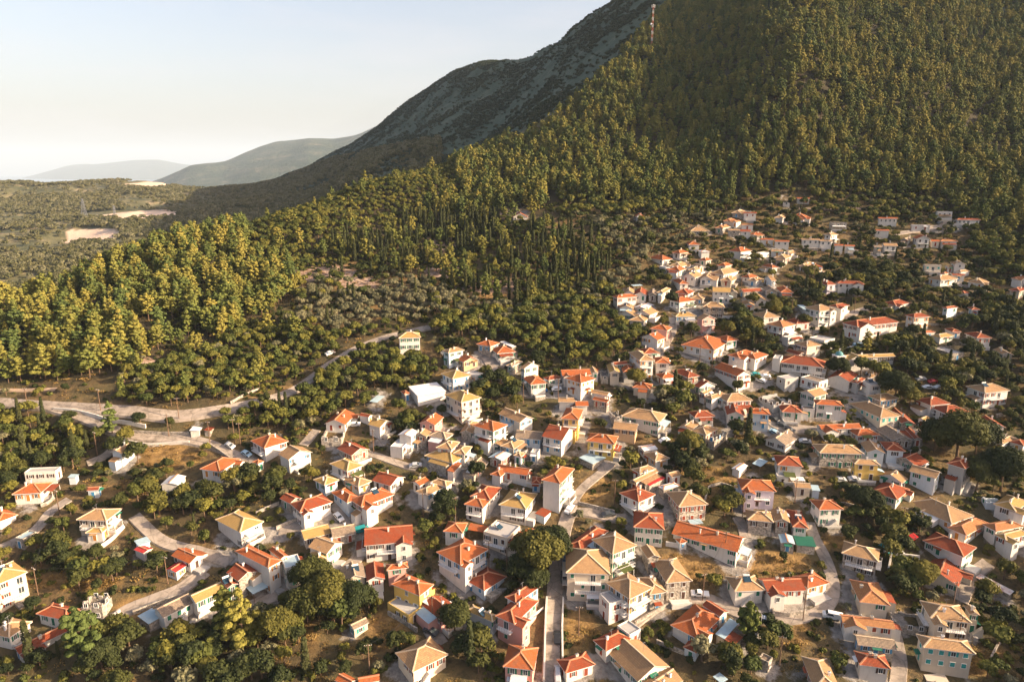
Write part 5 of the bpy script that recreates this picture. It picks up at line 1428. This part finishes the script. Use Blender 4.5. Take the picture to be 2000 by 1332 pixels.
def mk_palm(seed):
    rs = np.random.RandomState(seed); mb = MB(); mb.cyl(0, 0, -.4, 4.5, .35, .28, M_BARK, 8); V_ = []
    for k in range(34):
        a = rs.uniform(0, 2 * pi); el = rs.uniform(-.5, 1.2); pr = np.array([0, 0, 4.5])
        for s_ in range(5):
            e = el - s_ * .42; nx = pr + .62 * np.array([cos(a) * cos(e), sin(a) * cos(e), sin(e)]); w = .28 * (1 - s_ / 6); sd_ = np.array([-sin(a), cos(a), -.2]) * w
            V_ += [pr - sd_, pr + sd_, nx + sd_ * .8, nx - sd_ * .8]; pr = nx
    return mb, np.array(V_)
SPEC = {'pine': [lambda s=s, d=1.0: mk_pine(100 + s, d, (.8, 1.0, 1.15, .9, 1.05, 1.2, .7)[s], (0, 0, .6, 0, .3, 1.0, 0)[s]) for s in range(7)],
        'cypress': [lambda s=s, d=1.0: mk_cyp(200 + s, d) for s in range(3)],
        'oak': [lambda s=s, d=1.0: mk_round(300 + s, 6.0, 2.7, 13, 95, .27, d, .2, .85) for s in range(4)],
        'olive': [lambda s=s, d=1.0: mk_round(400 + s, 4.6, 2.3, 11, 85, .22, d, .22, .75) for s in range(3)],
        'garden': [lambda s=s, d=1.0: mk_round(500 + s, 7.0, 3.1, 17, 130, .24, d, .22, .85) for s in range(4)] + [lambda s=s: mk_round(520 + s, 7.0, 3.2, 34, 120, .24, 4.5, .2, .85) for s in range(3)]}
TV = {}
for kind, fl in SPEC.items():
    TV[kind] = []
    for i, f_ in enumerate(fl):
        mb, V_ = f_(); nq = len(V_) // 4
        tm = mb.mesh('trunk'); cm = np_mesh('crown', V_, quadfaces(nq), [LEAF[kind]])
        TV[kind].append((tm, cm, mb, V_))
def merged(kind, i):
    tm, cm, mb, V_ = TV[kind][i]; me = bpy.data.meshes.new(kind + '_whole')
    tv = np.array(mb.v); nt_ = len(tv); V_all = np.concatenate([tv, V_]); F_ = [f for f in mb.f if len(f) == 4]; fq = np.concatenate([np.array(F_), quadfaces(len(V_) // 4) + nt_])
    return np_mesh(kind + '_whole', V_all, fq, [M_BARK, LEAF[kind]], np.r_[np.zeros(len(F_)), np.ones(len(V_) // 4)])

def scatter(poly, spacing, tmax, prob=1.0, tmin=0, clump=None, region=None, jit=.48, big=False):
    rs = np.random.RandomState(int(abs(poly[0][0]) + spacing * 100 + len(poly)))
    x0, x1, y0, y1 = region; X, Y = np.meshgrid(np.arange(x0, x1, spacing), np.arange(y0, y1, spacing)); X = X + rs.uniform(-jit, jit, X.shape) * spacing; Y = Y + rs.uniform(-jit, jit, Y.shape) * spacing
    X = X.ravel(); Y = Y.ravel(); Z = H(X, Y); px, py, t = project(X, Y, Z); a = X / Y
    m = inpoly(poly, px, py) & (t < tmax) & (t > tmin) & (a > -1.4) & (a < 2.2)
    if clump is not None: m &= (rs.rand(len(X)) < np.clip(prob * (1 + clump[1] * fbm(X, Y, clump[0], 2) * 2.2), 0, 1))
    else: m &= rs.rand(len(X)) < prob
    inside = (np.abs(X) < 410) & (Y < 600); m &= ~(inside & (occ(X, Y) >= 1))
    return np.c_[X[m], Y[m], Z[m]]
TREES = []   # kind, variant, x, y, z, scale, zscale, rot, zone
def near_clear(p_):
    px, py, t = project(p_[0], p_[1], p_[2]); return t < 620 and float(ell(CLR, np.array([px]), np.array([py]))[0]) > .5 and random.random() < .85
def add(kind, pts, s0, s1, zone, zs=(.9, 1.15)):
    rs = np.random.RandomState(len(pts) + len(zone))
    pts = [p_ for p_ in pts if not near_clear(p_)]
    for p_ in pts: TREES.append((kind, rs.randint(4 if kind == 'garden' else len(TV[kind])), p_[0], p_[1], p_[2], rs.uniform(s0, s1), rs.uniform(*zs), rs.uniform(0, 6.28), zone))
NEARR = (-430, 420, 90, 720)
add('pine', scatter(Z_PINE, 4.4, 560, .9, region=NEARR, clump=(18, .7)), .42, 1.08, 'golden pine among many on the ridge above the main road')
add('oak', scatter(Z_PINE, 7.5, 560, .5, region=NEARR), .5, .9, 'low oak under the pines of the left ridge')
add('oak', scatter(Z_MAQ, 3.6, 640, .92, region=NEARR), .55, .95, 'low rounded oak packed on the middle ridge top')
add('pine', scatter(Z_MAQ, 16, 640, .45, region=NEARR), .55, .9, 'pine standing above the low oaks of the middle ridge')
add('pine', scatter(Z_PINE2, 5.2, 640, .85, region=NEARR), .7, 1.1, 'pine in the grove where the ridge meets the mountain')
add('cypress', scatter(Z_CYP, 4.8, 600, .42, region=NEARR, clump=(26, 1.0)), .75, 1.35, 'slim dark cypress among many on the terraced slope')
add('oak', scatter(Z_CYP, 4.5, 600, .7, region=NEARR), .5, 1.0, 'small oak between the cypresses of the terraced slope')
add('pine', scatter(Z_CYP, 9, 600, .45, region=NEARR), .6, .95, 'pine between the cypresses of the terraced slope')
add('olive', scatter(Z_OLIVE, 4.3, 600, .8, region=NEARR), .75, 1.25, 'silvery olive tree on the terraces below the ridge')
add('oak', scatter(Z_OLIVE, 8.5, 600, .55, region=NEARR, clump=(30, 1)), .6, 1.2, 'dark oak among the olive terraces below the ridge')
add('cypress', scatter(Z_OLIVE, 15, 600, .35, region=NEARR), .6, 1.1, 'cypress among the olive terraces below the ridge')
add('oak', scatter(Z_SCRUB, 3.6, 420, .85, region=NEARR, clump=(22, .8)), .5, 1.05, 'bushy oak on the bank above the main road')
add('olive', scatter(Z_SCRUB, 7.0, 420, .5, region=NEARR), .6, 1.0, 'olive tree on the bank above the main road')
add('pine', scatter(Z_SCRUB, 11, 420, .6, region=NEARR), .4, .85, 'pine standing on the bushy bank above the main road')
add('oak', scatter(Z_WOOD, 4.6, 480, .92, region=NEARR), .8, 1.35, 'dark oak in the wood behind the upper houses')
add('olive', scatter(Z_WOOD, 11, 480, .5, region=NEARR), .8, 1.1, 'olive tree in the wood behind the upper houses')
add('oak', scatter(Z_SLOPE, 4.1, 420, .85, region=NEARR, clump=(20, .7)), .6, 1.2, 'bushy oak on the slope below the road bend')
add('olive', scatter(Z_SLOPE, 8, 420, .5, region=NEARR), .7, 1.1, 'olive tree on the slope below the road bend')
add('cypress', scatter(Z_SLOPE, 22, 420, .5, region=NEARR), .6, .9, 'cypress on the slope below the road bend')
add('oak', scatter(Z_LEFT, 4.2, 330, .8, region=NEARR), .7, 1.2, 'oak in the hollow below the road at the left edge')
add('olive', scatter(Z_LEFT, 6.5, 330, .5, region=NEARR), .8, 1.2, 'olive tree in the hollow below the road at the left edge')
add('cypress', scatter(Z_LEFT, 11, 330, .6, region=NEARR), .6, 1.0, 'cypress in the hollow below the road at the left edge')
add('pine', scatter(Z_LEFT, 14, 330, .5, region=NEARR), .5, .8, 'pine in the hollow below the road at the left edge')
MR = (-120, 900, 380, 1050)
add('pine', scatter(Z_MTN, 4.7, 1000, .93, region=MR, clump=(25, .35)), .45, 1.1, 'pine among many on the great wooded mountainside')
add('oak', scatter(Z_MTN, 6.5, 900, .55, region=MR), .5, 1.0, 'low oak under the mountainside pines')
add('oak', scatter(Z_BAND, 4.6, 560, .85, region=MR), .7, 1.25, 'sunlit oak in the belt between village and mountain')
add('olive', scatter(Z_BAND, 9, 560, .5, region=MR), .8, 1.1, 'olive tree in the belt between village and mountain')
add('cypress', scatter(Z_BAND, 20, 560, .4, region=MR), .6, 1.0, 'cypress in the belt between village and mountain')
add('oak', scatter(Z_RAV, 5.0, 620, .85, region=(120, 700, 200, 620)), .8, 1.5, 'shaded oak in the ravine at the right')
add('pine', scatter(Z_RAV, 9.0, 620, .6, region=(120, 700, 200, 620)), .7, 1.1, 'shaded pine in the ravine at the right')
add('pine', scatter([(1860, 320), (3000, 250), (3000, 400), (1960, 430)], 7.0, 700, .6, region=(120, 700, 300, 700)), .7, 1.1, 'shaded pine in the ravine at the right')
add('pine', scatter([(1900, -3000), (30000, -3000), (30000, 3000), (1900, 3000)], 9.0, 900, .7, region=(300, 640, 110, 470)), .8, 1.2, 'pine on the spur east of the village')  # pines added along the spur crest to dapple its shadow edge
# hidden back
rs_ = np.random.RandomState(5)
# gardens
GR = (-260, 330, 110, 470)
Xg, Yg = np.meshgrid(np.arange(GR[0], GR[1], 3.9), np.arange(GR[2], GR[3], 3.9)); Xg = (Xg + rs_.uniform(-2, 2, Xg.shape)).ravel(); Yg = (Yg + rs_.uniform(-2, 2, Yg.shape)).ravel(); Zg = H(Xg, Yg); pxg, pyg, tg = project(Xg, Yg, Zg)
vil = np.ones(len(Xg), bool)
for Zp in (Z_PINE, Z_MAQ, Z_PINE2, Z_CYP, Z_OLIVE, Z_SCRUB, Z_WOOD, Z_SLOPE, Z_LEFT, Z_MTN, Z_BAND, Z_RAV): vil &= ~inpoly(Zp, pxg, pyg)
dn = ell(DENSE, pxg, pyg); fd = ell(FIELDS, pxg, pyg); gz_ = inpoly(Z_GARD, pxg, pyg)
pr_ = np.where(dn > .3, .85, np.where(fd > .3, .05, np.where(gz_, .85, np.clip(.48 + fbm(Xg, Yg, 25, 2) * .5, 0, 1))))
oc = occ(Xg, Yg); keep = vil & (tg < 520) & (pyg > 415) & (oc < 1) & (rs_.rand(len(Xg)) < pr_)
# a tree in front of a house stays below its windows
def crowd(x, y):
    d = 1e9
    for h in HL:
        dd = math.hypot(h['C'][0] - x, h['C'][1] - y)
        if dd < 16:
            a = abs((x - h['C'][0]) * h['dR'][0] + (y - h['C'][1]) * h['dR'][1]) - h['lR'] / 2; b_ = abs((x - h['C'][0]) * h['dL'][0] + (y - h['C'][1]) * h['dL'][1]) - h['lL'] / 2
            d = min(d, math.hypot(max(a, 0), max(b_, 0)) if max(a, b_) > 0 else 0)
    return d
for x, y, z, dd_, o_, px, py in zip(Xg[keep], Yg[keep], Zg[keep], dn[keep], oc[keep], pxg[keep], pyg[keep]):
    c_ = crowd(x, y); s_ = rs_.uniform(.75, 1.25) if dd_ > .3 else rs_.uniform(.4, .95)
    s_ = min(s_, max(.22, c_ / 3.6))
    behind = occ(np.array([x]), np.array([y + 4.0]), OCCH)[0] >= 2
    if behind: s_ = min(s_, .48)
    k_ = rs_.choice(['garden', 'oak', 'olive', 'cypress'], p=[.58, .26, .11, .05])
    if k_ == 'cypress' and c_ < 5: k_ = 'garden'
    TREES.append((k_, rs_.randint(3), x, y, z, s_ * (1.0 if k_ == 'garden' else 1.1), rs_.uniform(.85, 1.1), rs_.uniform(0, 6.28), None))
# big trees one can pick out: (px, py of the foot, kind, variant, scale)
BIG = [(1868, 905, 'garden', 0, 2.9), (1905, 890, 'garden', 1, 2.0), (1825, 880, 'garden', 2, 1.8), (1955, 960, 'garden', 2, 2.3), (1905, 960, 'garden', 3, 1.7), (1745, 785, 'garden', 1, 1.9), (1775, 795, 'garden', 0, 1.3), (1712, 745, 'oak', 0, 1.7), (1680, 735, 'oak', 1, 1.5), (1635, 740, 'garden', 3, 1.4),
       (1050, 1130, 'garden', 2, 2.2), (1075, 1100, 'garden', 0, 1.8), (1020, 1140, 'garden', 3, 1.5), (1045, 1160, 'garden', 1, 1.3), (640, 1200, 'garden', 1, 1.9), (610, 1160, 'garden', 0, 1.7), (690, 1200, 'garden', 3, 1.5), (600, 1215, 'garden', 2, 1.6), (668, 1225, 'oak', 2, 1.6), (720, 1190, 'garden', 2, 1.0),
       (475, 1260, 'pine', 1, 1.25), (445, 1250, 'pine', 3, 1.15), (545, 1255, 'garden', 3, 1.5), (165, 1300, 'pine', 2, 1.2), (200, 1310, 'garden', 0, 1.3), (1460, 1250, 'pine', 4, .85), (1640, 700, 'cypress', 0, 1.25), (1627, 695, 'oak', 1, 1.2), (1692, 690, 'pine', 3, .75), (1800, 680, 'cypress', 1, 1.1), (1570, 640, 'garden', 0, 1.0),
       (62, 1305, 'cypress', 2, 1.35), (918, 1300, 'cypress', 1, 1.3), (220, 850, 'pine', 0, .95), (40, 828, 'cypress', 0, 1.0), (148, 905, 'cypress', 2, 1.25), (50, 905, 'cypress', 1, 1.3), (65, 915, 'cypress', 0, .9), (548, 812, 'cypress', 0, .95), (560, 815, 'cypress', 2, 1.0), (232, 890, 'garden', 2, 1.1), (270, 905, 'garden', 1, 1.2),
       (870, 1010, 'garden', 0, 1.4), (830, 1045, 'oak', 0, 1.0), (930, 940, 'garden', 1, 1.1), (1345, 890, 'garden', 3, 1.4), (1240, 760, 'garden', 2, 1.3), (1335, 800, 'oak', 3, 1.5), (1435, 855, 'garden', 0, 1.1), (1440, 770, 'garden', 1, .9), (1420, 660, 'garden', 3, 1.25), (1350, 660, 'garden', 0, 1.1), (1655, 1060, 'garden', 1, .9),
       (1690, 1010, 'garden', 2, 1.5), (1800, 1150, 'garden', 0, 1.3), (1360, 980, 'garden', 1, 1.0), (1430, 1000, 'garden', 3, 1.1), (890, 1240, 'garden', 2, 1.4), (930, 1255, 'garden', 3, .9), (1370, 1290, 'olive', 0, 1.5), (1510, 620, 'garden', 1, 1.3), (1470, 600, 'garden', 2, 1.1), (1310, 600, 'garden', 0, 1.2), (1545, 450, 'garden', 2, 1.5), (1500, 450, 'oak', 0, 1.5)]
for px, py, k_, v_, s_ in BIG:
    P, t = hit(px, py); TREES.append((k_, (4 + v_ % 3) if k_ == 'garden' and s_ > 1.25 else v_, P[0], P[1], P[2], s_, 1.0, px * .1, 'big'))
# sort by size in the picture; 300 of each kind stand as things, the rest are one mass per kind
ARR = TREES; byk = {}
for i, T_ in enumerate(ARR):
    px, py, t = project(T_[2], T_[3], T_[4]); hh = {'pine': 13, 'cypress': 10, 'oak': 6, 'olive': 4.6, 'garden': 7}[T_[0]] * T_[5]
    vis = -20 < px < 2020 and -10 < py < 1345 + hh * FPX / t
    gr = T_[0]
    byk.setdefault(gr, []).append((-(hh * FPX / t) if vis else 0, i, px, py - hh * .5 * FPX / t))
TNAME = {'pine': 'pine_tree', 'cypress': 'cypress_tree', 'oak': 'oak_tree', 'olive': 'olive_tree', 'garden': 'broadleaf_tree'}
TLOOK = {'pine': 'pine with layered branches', 'cypress': 'slim dark cypress', 'oak': 'low bushy oak', 'olive': 'silvery olive tree', 'garden': 'rounded dark green tree'}
protos = bpy.data.collections.new('tree_protos')
PROTO = {}
for kind in TV:
    pc = bpy.data.collections.new(kind + '_protos'); PROTO[kind] = pc
    for i in range(len(TV[kind])): ob = bpy.data.objects.new(f'{kind}_whole_{i}', merged(kind, i)); pc.objects.link(ob)
def stuff_nodes(name, coll, pts, scl, rot, idx):
    me = bpy.data.meshes.new(name); me.from_pydata([tuple(p_) for p_ in pts], [], []); 
    a = me.attributes.new('scl', 'FLOAT_VECTOR', 'POINT'); a.data.foreach_set('vector', np.asarray(scl, np.float32).ravel())
    a = me.attributes.new('rot', 'FLOAT_VECTOR', 'POINT'); a.data.foreach_set('vector', np.asarray(rot, np.float32).ravel())
    a = me.attributes.new('idx', 'INT', 'POINT'); a.data.foreach_set('value', np.asarray(idx, np.int32))
    o = put(name, me); ng = bpy.data.node_groups.new(name, 'GeometryNodeTree'); ng.interface.new_socket('Geometry', in_out='INPUT', socket_type='NodeSocketGeometry'); ng.interface.new_socket('Geometry', in_out='OUTPUT', socket_type='NodeSocketGeometry')
    gi = ng.nodes.new('NodeGroupInput'); go = ng.nodes.new('NodeGroupOutput'); ip = ng.nodes.new('GeometryNodeInstanceOnPoints'); ci = ng.nodes.new('GeometryNodeCollectionInfo')
    ci.inputs['Collection'].default_value = coll; ci.inputs['Separate Children'].default_value = True; ci.inputs['Reset Children'].default_value = True; ip.inputs['Pick Instance'].default_value = True
    def at(nm, ty):
        x = ng.nodes.new('GeometryNodeInputNamedAttribute'); x.data_type = ty; x.inputs['Name'].default_value = nm; return x.outputs['Attribute']
    L = ng.links.new; L(gi.outputs[0], ip.inputs['Points']); L(ci.outputs[0], ip.inputs['Instance']); L(at('idx', 'INT'), ip.inputs['Instance Index']); L(at('scl', 'FLOAT_VECTOR'), ip.inputs['Scale']); L(at('rot', 'FLOAT_VECTOR'), ip.inputs['Rotation']); L(ip.outputs[0], go.inputs[0])
    md = o.modifiers.new('scatter', 'NODES'); md.node_group = ng; o['kind'] = 'stuff'; return o
SMASS = {'pine': ('pine_forest', 'pine forest covering the ridge and the mountainside'), 'cypress': ('cypress_wood', 'dark cypresses farther off between the terraces'), 'oak': ('oak_wood', 'bushy oak wood and scrub around the village'), 'olive': ('olive_grove', 'silvery olive groves on the far terraces'), 'garden': ('garden_shrubs', 'small trees and shrubs filling the gardens')}
for kind, lst in byk.items():
    lst.sort(); nind = 290
    for rank, (sz, i, px, py) in enumerate(lst[:nind]):
        if sz == 0: nind = rank; break
        k_, v_, x, y, z, s_, zs, ro, zone = ARR[i]; tm, cm = TV[k_][v_ % len(TV[k_])][:2]
        o = thing(TNAME[kind], (float(x), float(y), float(z)), ro); o.scale = (s_, s_, s_ * zs); put('trunk', tm, o); put('crown', cm, o)
        if zone and zone != 'big': o['label'] = zone; o['category'] = 'tree'; o['group'] = 'trees alike: ' + zone
        else:
            sz_ = 'large ' if s_ > 1.45 else ('small ' if s_ < .6 else ''); THINGS.append((o, px, py, sz_ + TLOOK[kind], 'tree', 'it')); o['group'] = 'trees in the village gardens'
    rest = lst[nind:]
    if rest:
        T_ = [ARR[r[1]] for r in rest]
        o = stuff_nodes(SMASS[kind][0], PROTO[kind], [(q[2], q[3], q[4]) for q in T_], [(q[5], q[5], q[5] * q[6]) for q in T_], [(0, 0, q[7]) for q in T_], [q[1] % len(TV[kind]) for q in T_]); o['label'] = SMASS[kind][1]
    print('TREES', kind, len(lst), 'things', nind)
P, t = hit(1490, 672); mb, V_ = mk_palm(3); o = thing('palm_tree', tuple(float(v) for v in P)); put('trunk', mb.mesh('trunk'), o); put('crown', np_mesh('crown', V_, quadfaces(len(V_) // 4), [LEAF['olive']]), o); o['label'] = 'short palm tree with drooping fronds below the balcony house'; o['category'] = 'palm tree'
# far woods across the valley, scrub on the bare mountain, bushes and grass between the houses
FP = bpy.data.collections.new('far_protos')
for i in range(3):
    mb, V_ = mk_round(600 + i, 6, 3.2, 9, 24, .62, 1.0, .2, .8); FP.objects.link(bpy.data.objects.new(f'far_tree_{i}', np_mesh('far_tree', V_, quadfaces(len(V_) // 4), [LEAF['valley' if i else 'olive']])))
def cloud(n_, az0, az1, y0, y1, seed):
    rs = np.random.RandomState(seed); Y = np.sqrt(rs.uniform(y0 ** 2, y1 ** 2, n_)); X = Y * rs.uniform(az0, az1, n_); Z = H(X, Y); return rs, X, Y, Z, *project(X, Y, Z)
rs, X, Y, Z, px, py, t = cloud(95000, -1.2, -.08, 480, 2000, 3)
m = ((px < 480) | ((py > 300 - .2 * (px - 700)) & (px < 860) & (t > 620))) & (rs.rand(len(X)) < np.clip(.62 + fbm(X, Y, 90, 3) * 2.4 + (px > 430) * .3, .06, 1)) & ~(ell([(180, 460, 58, 15), (255, 420, 100, 9), (290, 360, 50, 8), (60, 452, 60, 3)], px, py) > .5)
X, Y, Z = X[m], Y[m], Z[m]; s_ = rs.uniform(.6, 1.5, len(X)); o = stuff_nodes('far_woods', FP, np.c_[X, Y, Z], np.c_[s_, s_, s_], np.c_[0 * X, 0 * X, rs.uniform(0, 6, len(X))], rs.randint(0, 3, len(X))); o['label'] = 'woods and olive groves on the hills across the valley'
SPC = bpy.data.collections.new('scrub_protos')
for i in range(3):
    mb, V_ = mk_round(700 + i, 1.6, 1.3, 6, 22, .34, 1.0, .1, .8); SPC.objects.link(bpy.data.objects.new(f'scrub_bush_{i}', np_mesh('scrub_bush', V_, quadfaces(len(V_) // 4), [LEAF['scrub']])))
rs, X, Y, Z, px, py, t = cloud(110000, -.42, .42, 620, 2100, 4)
m = (rs.rand(len(X)) < np.clip(.45 + fbm(X, Y, 38, 4) * 1.6, 0.08, 1)) & (px > 430) & (px < 1420)
X, Y, Z = X[m], Y[m], Z[m]; s_ = rs.uniform(1.0, 2.8, len(X)); o = stuff_nodes('mountain_scrub', SPC, np.c_[X, Y, Z], np.c_[s_, s_, s_ * .8], np.c_[0 * X, 0 * X, rs.uniform(0, 6, len(X))], rs.randint(0, 3, len(X))); o['label'] = 'dark scrub bushes dotting the bare mountain slope'
GB = bpy.data.collections.new('bush_protos')
for i in range(4):
    mb, V_ = mk_round(800 + i, .8, .75, 5, 26, .16, 1.0, .05, .8); GB.objects.link(bpy.data.objects.new(f'bush_{i}', np_mesh('bush', V_, quadfaces(len(V_) // 4), [LEAF['garden' if i % 2 else 'oak']])))
rs, X, Y, Z, px, py, t = cloud(52000, -1.1, 1.0, 120, 470, 6)
m = (occ(X, Y) < 1) & (np.abs(X) < 400) & (rs.rand(len(X)) < np.clip(.45 + fbm(X, Y, 14, 3) * 1.6, .05, 1) * (1 - .75 * (ell(FIELDS, px, py) > .4)))
X, Y, Z = X[m], Y[m], Z[m]; s_ = rs.uniform(.5, 2.3, len(X)); o = stuff_nodes('garden_undergrowth', GB, np.c_[X, Y, Z], np.c_[s_, s_, s_], np.c_[0 * X, 0 * X, rs.uniform(0, 6, len(X))], rs.randint(0, 4, len(X))); o['label'] = 'low bushes and weeds between the houses'
M_STRAW = m_leaf('dry_grass_blades', [(0.30, 0.19, 0.07), (0.42, 0.28, 0.10)], .3); DG = bpy.data.collections.new('grass_protos')
for i in range(2):
    r2 = np.random.RandomState(i); C = np.c_[r2.normal(0, .5, (40, 2)), r2.uniform(.05, .3, 40)]; DG.objects.link(bpy.data.objects.new(f'grass_tuft_{i}', np_mesh('grass_tuft', cards(C, np.tile([0, -.6, .8], (40, 1)), .13, r2), quadfaces(40), [M_STRAW])))
rs, X, Y, Z, px, py, t = cloud(40000, -1.0, .9, 120, 420, 8); m = (occ(X, Y) < 1) & (np.abs(X) < 400) & (rs.rand(len(X)) < np.where(ell(FIELDS, px, py) > .3, .9, .18))
X, Y, Z = X[m], Y[m], Z[m]; s_ = rs.uniform(.6, 1.6, len(X)); o = stuff_nodes('dry_grass', DG, np.c_[X, Y, Z], np.c_[s_, s_, s_], np.c_[0 * X, 0 * X, rs.uniform(0, 6, len(X))], rs.randint(0, 2, len(X))); o['label'] = 'straw coloured dry grass on the open plots'

# ------------------------------------------------------------------ haze
m = bpy.data.materials.new('haze_air'); m.use_nodes = True; n = m.node_tree; n.nodes.remove(n.nodes['Principled BSDF'])
pv = n.nodes.new('ShaderNodeVolumePrincipled'); pv.inputs['Color'].default_value = (0.66, 0.82, 1.0, 1); pv.inputs['Density'].default_value = 0.38e-4; pv.inputs['Anisotropy'].default_value = 0.0
n.links.new(pv.outputs[0], n.nodes['Material Output'].inputs['Volume'])
mb = MB(); mb.box(-45000, 40000, -400, 60000, -1100, 1800, m); o = put('haze', mb.mesh('haze')); o['kind'] = 'stuff'; o['label'] = 'pale warm haze filling the air'

# ------------------------------------------------------------------ labels
RW = {'o': 'orange', 'r': 'red', 't': 'tan', 'y': 'yellow', 'a': 'rust-orange', 'g': 'mottled', 'w': 'white', 'b': 'blue-grey', 'k': 'crimson', 'z': 'rusty', 'e': 'green', 'c': 'grey', 'n': ''}
WW = {'w': 'white', 'c': 'cream', 's': 'stone', 'p': 'pink', 'y': 'ochre', 'l': 'lavender', 'b': 'pale-blue', 'g': 'grey', 'u': 'orange-walled'}
TW_ = {'h': 'hipped', 'g': 'gabled', 'L': 'gabled', 'R': 'gabled', 'f': 'flat', 'm': 'lean-to', 'x': ''}
SPECIAL = [(1683, 693, 'yellow-roofed church with teal domed bell tower', 'church'), (1700, 632, 'long white schoolhouse under a broad red hipped roof', 'school'), (1377, 617, 'pink gabled house with arched ground floor beside the lane', 'house'),
           (1120, 812, 'tall narrow ochre house with orange roof and white balcony', 'house'), (1185, 862, 'broad ochre house with orange roof and two balconies', 'house'), (1470, 948, 'lavender house with orange hipped roof and long balcony', 'house')]
LM = [(1690, 690, 'domed church'), (1700, 632, 'white school'), (1385, 625, 'pink house'), (1113, 812, 'tall ochre house'), (1180, 865, 'broad ochre house'), (1475, 955, 'lavender house'), (1870, 860, 'giant tree'), (1085, 1230, 'bottom street'),
      (1484, 1215, 'flagpole'), (600, 760, 'road bend'), (230, 850, 'road fork'), (797, 660, 'lone roadside tower-house'), (200, 1020, 'corner villa'), (650, 1190, 'dense tree clump'), (1272, 60, 'telecom mast'), (1050, 1090, 'dark street trees'),
      (1572, 390, 'topmost house'), (1884, 430, 'ravine house'), (955, 840, 'terrace-topped house'), (905, 780, 'balcony block'), (525, 1090, 'lane-side long house'), (1275, 970, 'stone house'), (1140, 650, 'oak wood'), (1215, 580, 'village edge block'), (1620, 600, 'arcaded house'), (1530, 820, 'car square')]
def words_(t_): return len([w for w in t_.replace('-', '').split()])
cls = {}
for root, h, cat in HOUSE_OBJS:
    sp_ = None
    for sx, sy, tx_, ct in SPECIAL:
        if abs(h['px'] - sx) + abs(h['py'] - sy) < 22: sp_ = (tx_, ct)
    if sp_ and not any(k == sp_[0] for k in cls):
        cls[sp_[0]] = 1; root['label'] = sp_[0]; root['category'] = sp_[1]; root['group'] = 'landmark buildings' if sp_[1] != 'house' else root['group']
        if sp_[1] == 'church': root.name = 'church'
        if sp_[1] == 'school': root.name = 'schoolhouse'
        continue
    if cat == 'ruin': tx_ = f"roofless {WW[h['wc']]} ruin"
    else:
        fl_ = 'low' if h['s'] < 1.3 else ('two-storey' if h['s'] < 2.4 else 'tall'); tx_ = f"{WW[h['wc']]} {fl_ if cat == 'house' else 'small'} {cat} with {RW[h['rc']]} {TW_[h['ty']]} roof"
    THINGS.append((root, h['px'], h['py'], tx_, cat, 'it'))
ORD = ['', 'second', 'third', 'fourth', 'fifth', 'sixth', 'seventh', 'eighth', 'ninth', 'tenth', 'eleventh', 'twelfth', 'thirteenth', 'fourteenth', 'fifteenth', 'sixteenth', 'seventeenth', 'eighteenth', 'nineteenth', 'twentieth']
buckets = {}
for o, px, py, tx_, cat, _ in THINGS:
    d = [(math.hypot(px - a, (py - b_) * 1.2), i) for i, (a, b_, c_) in enumerate(LM)]; dd, i = min(d)
    dx, dy = px - LM[i][0], py - LM[i][1]
    rel = ('right of' if dx > 0 else 'left of') if abs(dx) > abs(dy) * 1.3 else ('in front of' if dy > 0 else 'behind')
    buckets.setdefault((tx_, rel, i), []).append((dd, id(o), o, cat))
for (tx_, rel, i), lst in buckets.items():
    lst.sort(key=lambda q: q[:2])
    for r_, (dd, _, o, cat) in enumerate(lst):
        od = '' if len(lst) == 1 else ('nearest ' if r_ == 0 else (ORD[min(r_, 19)] + ' '))
        o['label'] = f"{tx_}, {od}{rel} the {LM[i][2]}"; o['category'] = cat
